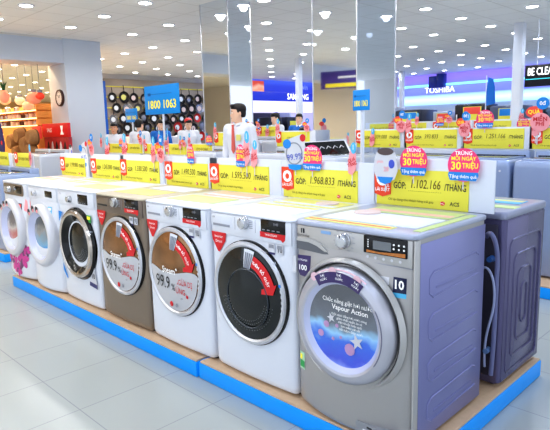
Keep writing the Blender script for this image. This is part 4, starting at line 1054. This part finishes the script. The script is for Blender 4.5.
# ------------------------------------------------------------------ wall of pans
XP = -15.3
pY0, pY1 = at_x(106, 100, XP).y, at_x(208, 100, XP).y
q = MB(); q.box(XP-.12, XP-.06, pY0, pY1+.6, .0, at_x(150, 84, XP).z+.12, .005); rk = q.build('pan_rack', mat('rack grey', (168, 156, 146), .6, vary=.2, vscale=2), None); tag(rk, 'grey backing panel of the hanging pan wall', 'display rack')
q = MB()
for k in range(5): z = 2.45-.34*k+.33; q.box(XP-.06, XP-.03, pY0, pY1+.6, z, z+.03, .004)
q.build('hanging_rail', YEL, rk)
q = MB(); q.box(XP-.1, XP+.0, pY0-.12, pY0+.02, .0, 2.95, .01); o = q.build('rack_post', mat('post royal blue', (20, 90, 190), .4), None); tag(o, 'royal blue upright at the left end of the pan wall', 'post')
PANC = [mat('pan black', (30, 28, 32), .35), mat('pan steel', (170, 170, 176), .25, .7), mat('pan grey', (96, 94, 98), .3, .3), mat('pan red', (196, 40, 40), .35)]
PANN = ['black', 'steel', 'grey', 'red']
def make_pan(ci, ri):
    t = thing('frying_pan', '', 'pan')
    q = MB(); q.lathe([(.05, .0), (.15, .0), (.19, .05), (.195, .05), (.152, -.008), (.05, -.008)], (0, 0, 0), 'x', 28, cap0=True); q.lathe([(.15, .002), (.04, .003)], (0, 0, 0), 'x', 28, cap1=True); b = q.build('pan_bowl', PANC[ci], t)
    q = MB(); q.lathe([(.095, .006), (.06, .010), (.02, .011)], (0, 0, 0), 'x', 24, cap0=True, cap1=True); q.build('paper_insert', [SHEETW, SHEETY, PAD, PANC[1]][ri], b)
    q = MB(); q.tube([(.04, 0, .17), (.05, 0, .24), (.02, 0, .40)], [.012, .014, .010], 8); q.build('handle', BLACK, t)
    return t
pans = {}
def put_pan(ci, ri, loc, s, label):
    k = (ci, ri)
    if k in pans: o = dup(pans[k], loc, 0, label, 'frying pans hanging on the pan wall', s)
    else:
        o = make_pan(ci, ri); pans[k] = o; o.location = loc; o['label'] = label; o['group'] = 'frying pans hanging on the pan wall'; o.scale = (s,)*3
RN = ['top', 'second', 'third', 'fourth', 'bottom']
for row in range(5):
    n = 0; y = pY0+.22+.13*(row % 2)
    while y < pY1+.35:
        ci = random.choice((0, 0, 0, 1, 2, 0, 3 if row > 1 else 0)); ri = random.choice((0, 0, 1, 2, 3, 3))
        put_pan(ci, ri, (XP-.02, y, 2.45-.34*row+random.uniform(-.04, .04)), random.uniform(.8, 1.0), '%s pan hanging in the %s row of the pan wall, %s from the left' % (PANN[ci], RN[row], ORD[n] if n < 14 else 'last'))
        n += 1; y += .34+random.uniform(0, .10)

# low white counter with goods in front of the pan wall
q = MB(); q.box(-1.6, 1.6, -.3, .3, .0, 1.22, .02); o = q.build('display_counter', BOARD, None); o.location = (-10.7, 5.7, 0); tag(o, 'plain white counter behind the second aisle under the pan wall', 'counter')
# ------------------------------------------------------------------ left corner: clock, red display, shelves
cl = at_y(60, 98, 3.2)
t = thing('wall_clock', 'round dark rimmed clock on the plain column', 'clock', (cl.x, 3.2, cl.z))
q = MB(); q.lathe([(.165, .02), (.17, .0), (.165, -.025), (.14, -.03), (.135, -.02)], (0, 0, 0), 'y', 40, cap0=True); q.build('rim', mat('clock brown', (72, 44, 40), .4), t)
q = MB(); q.lathe([(.137, -.018), (.05, -.0185)], (0, 0, 0), 'y', 40, cap1=True); fc = q.build('dial_face', mat('clock face', (244, 242, 240), .4), t)
for k in range(12):
    a = k*PI/6; q = MB(); q.tube([(.105*math.sin(a), -.0195, .105*math.cos(a)), (.123*math.sin(a), -.0195, .123*math.cos(a))], .003, 5); q.build('hour_mark', INKD, fc)
q = MB(); q.tube([(0, -.021, 0), (.03, -.021, .06)], .004, 5); q.build('hour_hand', INKD, t); q = MB(); q.tube([(0, -.022, 0), (-.06, -.022, .07)], .003, 5); q.build('minute_hand', INKD, t)
# red promotional stand
p0, p1 = at_y(43, 124, 3.0), at_y(70, 137, 3.0); w = (p1.x-p0.x)
t = thing('promotional_stand', 'red promotional display stand with a lit header in front of the plain column', 'display stand', ((p0.x+p1.x)/2, 3.0, 0))
q = MB(); q.box(-w/2, w/2, -.03, .03, p1.z, p0.z, .01); hd = q.build('header_panel', RED, t); text('SALE', .11, TXW, hd, (-w*.2, -.034, (p0.z+p1.z)/2), bold=.01); 
q = MB(); q.prism([(w*.22, p1.z+.05), (w*.34, p1.z+.05), (w*.30, p1.z+.12), (w*.33, p0.z-.05), (w*.23, p0.z-.05), (w*.26, p1.z+.12)], -.036, -.031); q.build('emblem', TXW, hd)
q = MB(); q.box(-w/2+.04, w/2-.02, -.02, .05, .0, p1.z, .01); bk = q.build('back_panel', mat('stand red print', (168, 30, 44), .5, vary=.5, vscale=9), t)
for k in range(5):
    q = MB(); xx = -w*.34+k*w*.16; q.prism([(xx, .98), (xx+.07, .96), (xx+.10, 1.08), (xx+.06, 1.2), (xx+.02, 1.16), (xx-.01, 1.06)], -.024, -.019); q.build('printed_figure', BOARD if k % 2 else INKD, bk)
for k, (px, lab) in enumerate(((46, 'left'), (62, 'right'))):
    p = at_y(px, 160, 2.45)
    o = put(tlB, 'B', (p.x, 1.93, 0), 0, 'white top-loader before the red promotional stand, the ' + lab + ' one', 'top-loaders before the red stand', (1.05, 1, 1.06))
# small red box sign left of it
p = at_y(35.5, 130, 2.8); q = MB(); q.box(-.30, .30, -.03, .03, -.13, .13, .01); o = q.build('sign_board', REDP, None); o.location = (p.x-.05, 2.8, p.z-.05); tag(o, 'small pale red sign board left of the red stand header', 'sign'); text('SALE', .1, TXW, o, (0, -.034, 0))
q = MB(); q.box(-.02, .02, -.01, .01, -(p.z-.05), -.12, .002); q.build('post', POST, o)
# shelving beyond the beam
def shelf_unit(label, x0, x1, Y, zs, d=.35, rz=0):
    t = thing('shelving_unit', label, 'shelves', ((x0+x1)/2, Y, 0)); w = (x1-x0)/2
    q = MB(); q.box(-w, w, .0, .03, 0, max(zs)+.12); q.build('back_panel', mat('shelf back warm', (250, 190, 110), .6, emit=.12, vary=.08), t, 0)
    for z in zs:
        q = MB(); q.box(-w, w, -d, .0, z-.03, z, .004); s = q.build('shelf', WOOD, t)
        q = MB(); q.box(-w, w, -d-.004, -d, z-.03, z+.0, .001); q.build('light_strip', mat('shelf light', (255, 214, 150), .5, emit=1.6), s)
    for x in (-w, w-.04): q = MB(); q.box(x, x+.04, -d, .03, 0, max(zs)+.12, .004); q.build('upright', WOOD, t)
    return t
SY = 3.3
ZS = (.5, at_y(35, 133, 2.95).z, at_y(35, 125, 2.95).z, at_y(35, 117.5, 2.95).z, at_y(35, 109.5, 2.95).z)
xl, xr = -15.2, -10.7
shelf_unit('long warm lit wooden shelving beyond the dropped beam', max(xl, -15.4), -10.7, SY, ZS)
JM = [mat('pot steel', (214, 204, 196), .25, .6), mat('jar white', (244, 236, 226), .4), mat('jar amber', (190, 120, 60), .3), mat('jar dark', (92, 60, 46), .4), mat('jar red', (206, 50, 46), .4)]
JN = ['steel', 'white', 'amber', 'dark', 'red']
JP = []
for m in JM:
    t = thing('cooking_pot', '', 'pot'); q = MB(); q.lathe([(.0001, 0), (.07, 0), (.085, .02), (.085, .12), (.09, .125)], (0, 0, 0), 'z', 20, cap1=True); q.build('pot_body', m, t)
    q = MB(); q.lathe([(.088, .125), (.06, .15), (.018, .155), (.018, .175), (.0001, .18)], (0, 0, 0), 'z', 20, cap0=True); q.build('lid', JM[0], t); JP.append(t)
jn = [0]*5; usedj = set()
SN = dict(zip(ZS[1:], ('low', 'middle', 'upper', 'top')))
for z in ZS[1:]:
    x = max(xl, -15.4)+.15; n = 0
    while x < -10.7-.1:
        ci = random.choice((0, 0, 1, 1, 2, 3, 4)) if z < ZS[4] else random.choice((0, 1, 2))
        s = random.uniform(.65, .85)
        if z >= ZS[4] and n % 2: x += .3; n += 1; continue
        put(JP[ci], 'J%d' % ci, (x, SY-.19, z), 0, '%s pot on the %s shelf beyond the beam, %s from the %s' % ((JN[ci], SN[z], ORD[n], 'left') if n < 9 else (JN[ci], SN[z], ORD[max(0, 17-n)], 'right')), 'pots on the warm shelves', s)
        n += 1; x += .24+random.uniform(0, .06)
for ci, pr in enumerate(JP):
    if 'J%d' % ci not in usedt:
        for ch in list(pr.children_recursive): bpy.data.objects.remove(ch)
        bpy.data.objects.remove(pr)
# lanterns hung above
LC = [mat('lantern peach', (252, 200, 160), .5, emit=.2), mat('lantern coral', (250, 160, 130), .5, emit=.15), mat('lantern cream', (250, 214, 170), .5, emit=.25), mat('lantern red', (236, 70, 46), .5, emit=.2)]
for (px, py, r, ci, lab) in ((5, 100, .20, 0, 'peach round lantern at the left edge'), (20, 101, .17, 2, 'cream round lantern second from the left edge'), (34, 98, .24, 1, 'large coral round lantern above the shelves'), (28, 106, .18, 0, 'small peach lantern below the coral one'), (40, 96, .14, 3, 'bright red lantern nearest the plain column')):
    p = at_y(px, py, 2.84); r *= .62; t = thing('paper_lantern', lab, 'lantern', p, 0, 'paper lanterns above the warm shelves')
    q = MB(); q.ball((0, 0, 0), r, r, r*.85, 3); q.build('shade', LC[ci], t)
    q = MB(); q.cyl((0, 0, r*.8), (0, 0, r*.8+.05), .05, .05, 14); q.build('collar', GREY, t); q = MB(); q.cyl((0, 0, r*.8), (0, 0, CEIL-p.z), .006, .006, 6); q.build('cord', GREY, t)
p = at_y(4, 94, 2.3); t = thing('pineapple_ornament', 'orange ornament with green leaves at the left edge among the lanterns', 'ornament', p)
q = MB(); q.ball((0, 0, -.05), .10, .10, .13, 2); q.build('fruit', LC[1], t)
for k in range(6):
    a = k*PI/3; q = MB(); q.tube([(0, 0, .06), (.03*math.cos(a), .03*math.sin(a), .16), (.07*math.cos(a), .07*math.sin(a), .24)], [.02, .014, .002], 6); q.build('leaf', mat('leaf green', (40, 90, 50), .5), t)
q = MB(); q.cyl((0, 0, .1), (0, 0, CEIL-p.z), .005, .005, 6); q.build('cord', GREY, t)
# wicker baskets
for k, (px, py, r, lab) in enumerate(((8, 138, .23, 'wicker basket at the left edge'), (15, 132, .22, 'upper wicker basket'), (21, 141, .23, 'wicker basket beside the far left cards'), (27, 133, .2, 'small upper wicker basket on the right of the pile'), (26, 148, .22, 'lowest wicker basket right of the pile'), (13, 149, .2, 'lowest wicker basket in front'))):
    p = at_y(px, py, 2.36); r *= .72; t = thing('wicker_basket', 'round ' + lab, 'basket', (p.x, p.y, p.z), 0, 'wicker baskets piled at far left')
    q = MB(); q.lathe([(.02, .0), (r*.8, .0), (r, .07), (r*1.02, .16), (r*.96, .16), (r*.93, .08), (r*.7, .02), (.02, .02)], (0, 0, -.08), 'y', 28); b = q.build('bowl', BASKET, t); 
    q = MB(); q.tube([(r*math.cos(a), -.0+.16, r*math.sin(a)-.08) for a in [2*PI*j/28 for j in range(29)]], .014, 6); q.build('rim', mat('wicker dark', (104, 72, 46), .8), b)
q = MB(); a, b = at_y(3, 158, 2.5), at_y(30, 126, 2.5); q.box(-.75, .75, -.02, .02, 0, 1.5, .005)
o = q.build('basket_panel', WOOD, None); o.location = ((a.x+b.x)/2, 2.55, 0); tag(o, 'warm wooden display panel behind the wicker baskets', 'display panel')
p = at_y(1, 139, 2.0); t = thing('hanging_banner', 'dark blue pennant with red mark at the left edge of the photo', 'banner', (p.x, 2.0, 0))
q = MB(); q.prism([(-.13, 1.05), (.10, .98), (.16, 1.2), (.05, 1.55), (-.10, 1.66)], -.01, .01); q.build('cloth', mat('banner navy', (30, 36, 110), .6), t); q = MB(); q.cyl((-.12, 0, 0), (-.12, 0, 1.7), .015, .015, 10); q.build('pole', POST, t); q = MB(); q.prism(disc(.05, 1.2, .04), -.014, -.009); q.build('red_mark', RED, t)
q = MB(); q.cyl((-.12, 0, 0), (-.12, 0, .02), .12, .11, 16); q.build('base', GREYL, t)

# ------------------------------------------------------------------ brand booths at the back
XS = -14.3
def band_x(name, x, y0, y1, z0, z1, m, parent, t=.03):
    q = MB(); q.box(x-t, x, y0, y1, z0, z1, .003); return q.build(name, m, parent)
sa, sb = at_x(248, 78, XS).y, 17.3
za, zb2, zc, zd = 3.17, 2.78, at_x(280, 92, XS).z, at_x(280, 101, XS).z
t = thing('brand_booth', 'blue lit brand booth with white SAMSUNG letters on its fascia', 'shop booth', (XS, 0, 0))
fa = band_x('fascia', 0, sa, sb, zc, za, ramp_mat('samsung blue', [(0, (44, 60, 190)), (.5, (50, 70, 200)), (1, (80, 110, 224))], 2, zc, za, .4, .5, 0), t, .06)
f2 = band_x('letter_band', .03, sa, sb, zd, zc-.01, mat('band deep blue', (30, 50, 176), .4, emit=.5), t, .08)
yc = at_x(297.5, 96, XS).y; text('SAMSUNG', .33, mat('letters lit', (255, 255, 255), .5, emit=1.), f2, (.036, yc, (zc+zd)/2), rz=PI/2, bold=.01, sx=.85)
yt = at_x(306, 87, XS).y; text('Twin', .3, mat('letters pale', (150, 170, 240), .5, emit=.5), fa, (.006, yt-.2, zc+.22), rz=PI/2)
band_x('glow_band', .0, sa, sb, zd-.45, zd-.005, mat('lavender glow', (206, 200, 250), .5, emit=.75), t, .05)
yo = at_x(257, 86, XS); q = MB(); q.box(.0, .02, sa, yo.y+.35, zc-.1, za-.05, .003); q.build('product_picture', ramp_mat('picture orange', [(0, (250, 240, 230)), (.4, (240, 150, 110)), (.7, (250, 190, 160)), (1, (220, 90, 70))], 2, zc, za, .4, .4, .3, 3), t)
ym = at_x(290, 110, XS).y
q = MB(); q.box(-.6, -.55, sa, ym, 0, zd-.45, .003); q.build('dark_niche', mat('niche dark', (46, 46, 60), .5, vary=.5, vscale=2), t)
q = MB(); q.box(-.1, -.05, ym, sb, 0, zd-.45, .003); q.build('lit_panel', mat('panel lavender', (176, 170, 236), .5, emit=.45), t)
for yy in (sa, ym-.05, sb-.1): q = MB(); q.box(-.6, 0, yy, yy+.1, 0, zd-.44, .004); q.build('booth_post', mat('booth post', (190, 196, 220), .5), t)
for k in range(2):
    yy = sa+.25+k*.95
    o = thing('refrigerator', 'dark refrigerator inside the blue brand booth, %s from the left' % ORD[k], 'refrigerator', (XS+.55, yy+.3, 0), PI/2, 'refrigerators inside the booth')
    q = MB(); q.box(-.33, .33, -.28, .3, .03, 1.75, .02); q.build('cabinet', mat('fridge graphite', (60, 62, 74), .3, .5, vary=.1), o)
    q = MB(); q.box(-.325, -.005, -.32, -.285, .06, 1.73, .012); dd = q.build('door', mat('fridge graphite', (60, 62, 74)), o); q = MB(); q.box(-.04, -.02, -.345, -.318, .6, 1.4, .006); q.build('handle', CHROME, dd)
    q = MB(); q.box(.005, .325, -.32, -.285, .06, 1.73, .012); dd = q.build('door', mat('fridge graphite', (60, 62, 74)), o); q = MB(); q.box(.02, .04, -.345, -.318, .6, 1.4, .006); q.build('handle', CHROME, dd)
    q = MB(); q.box(-.2, .2, -.324, -.319, 1.3, 1.6, .001); q.build('sticker', YEL, o)

# Toshiba fascia on the back wall
YT = 17.1
xa, xb = at_y(398, 90, YT).x, -2.2
zA, zB = at_y(403, 79, YT).z, at_y(404, 105, YT).z
t = thing('brand_fascia', 'long blue glowing fascia with white TOSHIBA letters on the back wall', 'shop sign', ((xa+xb)/2, YT, 0)); w = (xb-xa)/2; cx = (xa+xb)/2
z1 = at_y(426, 85, YT).z; z2 = at_y(426, 95, YT).z
q = MB(); q.box(-w, w, 0, .1, z1, 3.17, .005); q.build('upper_glow', ramp_mat('wave blue purple', [(0, (40, 120, 240)), (.25, (70, 110, 236)), (.55, (120, 120, 236)), (1, (150, 130, 236))], 2, z1-.15, 3.17, .5, .55, .35, .8), t)
q = MB(); q.box(-w, w, -.05, .1, z1-.07, z1+.0, .005); q.build('light_line', mat('line cyan', (110, 200, 255), .5, emit=1.6), t)
q = MB(); q.box(-w, w, -.03, .1, z2, z1-.07, .005); lb = q.build('letter_band', mat('band lavender', (120, 130, 222), .5, emit=.55), t)
q = MB(); q.box(-w, w, -.0, .1, zB-.05, z2, .005); q.build('lower_glow', ramp_mat('glow white cyan', [(0, (150, 190, 250)), (.5, (190, 230, 255)), (1, (120, 150, 240))], 2, zB-.05, z2, .5, .85, 0), t)
xt = at_y(440, 90, YT); text('TOSHIBA', .29, mat('letters lit', (255, 255, 255)), lb, (xt.x-cx, -.045, (z1+z2)/2-.04), bold=.005)
q = MB(); p0, p1 = at_y(432, 77, YT), at_y(446.5, 87.5, YT); q.box(p0.x-cx, (p0.x+p1.x)/2-cx, -.25, -.0, p1.z, p0.z, .01); q.box((p0.x+p1.x)/2-cx+.02, p1.x-cx, -.25, 0, p1.z, p0.z+.08, .01); q.build('product_model', mat('model navy', (26, 48, 140), .3, vary=.3, vscale=3), t)
# hanging blue flag + posts
def post(label, px, ptop, w):
    p = at_z(px, ptop, CEIL); t = thing('support_post', label, 'post', (p.x, p.y, 0))
    q = MB(); q.box(-w/2, w/2, -w/2, w/2, .02, CEIL, .006); q.build('shaft', POST, t); q = MB(); q.box(-w*.8, w*.8, -w*.8, w*.8, 0, .03, .004); q.build('base_plate', POST, t)
    return t
post('thin white post right of the dark booth niche', 298.5, 58, .14)
post('thin white post at the left end of the glowing TOSHIBA fascia', 402, 71, .15)
post('thick white post left of the black sign', 520.5, 23, .17)
p = at_y(490, 90, 9.6); t = thing('flag_banner', 'small blue flag banner on a pole before the glowing fascia', 'banner', (p.x, 9.6, 0)); 
q = MB(); q.prism([(-.08, p.z-.32), (.12, p.z-.28), (.10, p.z+.05), (.06, p.z+.22), (-.04, p.z+.26), (-.07, p.z)], -.008, .008); q.build('flag', SHIRTB, t); q = MB(); q.cyl((-.08, 0, 0), (-.08, 0, p.z+.3), .012, .012, 8); q.build('pole', POST, t); q = MB(); q.cyl((-.08, 0, 0), (-.08, 0, .02), .14, .13, 14); q.build('base', POST, t)
# BE CLEAN sign
YB = 9.0
p0, p1 = at_y(526, 66, YB), at_y(549, 84, YB)
zt = p0.z; zb_ = at_y(527, 87, YB).z
t = thing('hanging_sign', 'black hanging sign reading BE CLEAN at the right edge of the photo', 'sign', (p0.x+1.0, YB, 0))
q = MB(); q.box(-1.0, 1.2, -.04, .04, zb_, zt, .008); pn = q.build('sign_panel', mat('sign black', (24, 28, 38), .3), t)
text('BE CLEAN', .19, mat('letters lit', (255, 255, 255)), pn, (-.95, -.046, zt-.125), align='LEFT', bold=.015, sx=.62)
q = MB(); q.box(-.98, 1.18, -.045, -.038, zt-.26, zt-.245); q.build('teal_line', mat('teal line', (60, 190, 200), .4, emit=.8), pn)
for x in (-.8, 1.0): q = MB(); q.cyl((x, 0, zt-.01), (x, 0, CEIL), .008, .008, 6); q.build('hanger', POST, t)

# refrigerators and stickered cabinets on the far right floor
FM = [mat('fridge graphite', (60, 62, 74)), mat('fridge silver', (168, 172, 186), .3, .5, vary=.05), mat('fridge slate', (84, 92, 116), .3, .3, vary=.08), mat('fridge black', (26, 26, 34), .25)]
FN = ['graphite', 'silver', 'slate', 'black']
def make_fridge(ci):
    t = thing('refrigerator', '', 'refrigerator')
    q = MB(); q.box(-.34, .34, -.30, .32, .03, 1.72, .02); q.build('cabinet', FM[ci], t)
    q = MB(); q.box(-.335, .335, -.36, -.305, .06, 1.12, .015); dd = q.build('lower_door', FM[ci], t); q = MB(); q.box(-.29, -.265, -.395, -.358, .6, 1.05, .008); q.build('handle', CHROME, dd)
    q = MB(); q.box(-.335, .335, -.36, -.305, 1.135, 1.70, .015); dd = q.build('upper_door', FM[ci], t); q = MB(); q.box(-.29, -.265, -.395, -.358, 1.2, 1.5, .008); q.build('handle', CHROME, dd)
    q = MB(); q.box(-.14, .27, -.364, -.359, 1.30, 1.66, .001); s = q.build('yellow_sticker', YEL, t); q = MB(); q.box(-.12, .25, -.366, -.3635, 1.50, 1.65, .001); q.build('sticker_picture', REDP if ci % 2 else BLUEC, s)
    return t
FP = [make_fridge(k) for k in range(4)]
n = 0
for row, Y, x0, cnt, st in (('front', 10.6, -7.9, 9, .80), ('rear', 13.6, -11.2, 13, .84)):
    for m_ in range(cnt):
        if row == 'front' and m_ in (3, 6): continue
        ci = (m_*3+(1 if row == 'rear' else 2)+m_//3) % 4
        put(FP[ci], 'F%d' % ci, (x0+st*m_, Y, 0), 0, '%s refrigerator with stickers in the %s line at right, %s from the left' % (FN[ci], row, ORD[m_]), 'refrigerators at the far right', 1+.04*((m_*5) % 3-1))
# shelving and signs seen in the mirror of the near column, standing on the front side of the shop
t = thing('hanging_banner', 'purple hanging banner with yellow line, seen in the mirror of the near column', 'banner', (-9.0, -4.2, 0), PI-.3)
q = MB(); q.box(-.75, .75, -.02, .02, 2.45, 2.95, .005); pn = q.build('panel', mat('banner purple', (84, 66, 160), .5), t); q = MB(); q.box(-.68, .6, -.026, -.02, 2.49, 2.60, .002); q.build('yellow_line', TXY, pn); q = MB(); q.box(-.6, .2, -.026, -.02, 2.74, 2.80, .002); q.build('white_line', TXW, pn)
for x in (-.6, .6): q = MB(); q.cyl((x, 0, 2.94), (x, 0, CEIL), .008, .008, 6); q.build('hanger', POST, t)

# ------------------------------------------------------------------ world and view
W = bpy.data.worlds.new('shop front daylight'); SC.world = W; W.use_nodes = True
bg = W.node_tree.nodes['Background']; bg.inputs[0].default_value = (.80, .88, 1.0, 1); bg.inputs[1].default_value = 1.0
SC.view_settings.view_transform = 'Standard'; SC.view_settings.look = 'Medium High Contrast'; SC.view_settings.exposure = 0.40; SC.view_settings.gamma = 1.0
for k, o in PROTO.items():
    if k not in USED:
        for ch in list(o.children_recursive): bpy.data.objects.remove(ch)
        bpy.data.objects.remove(o)
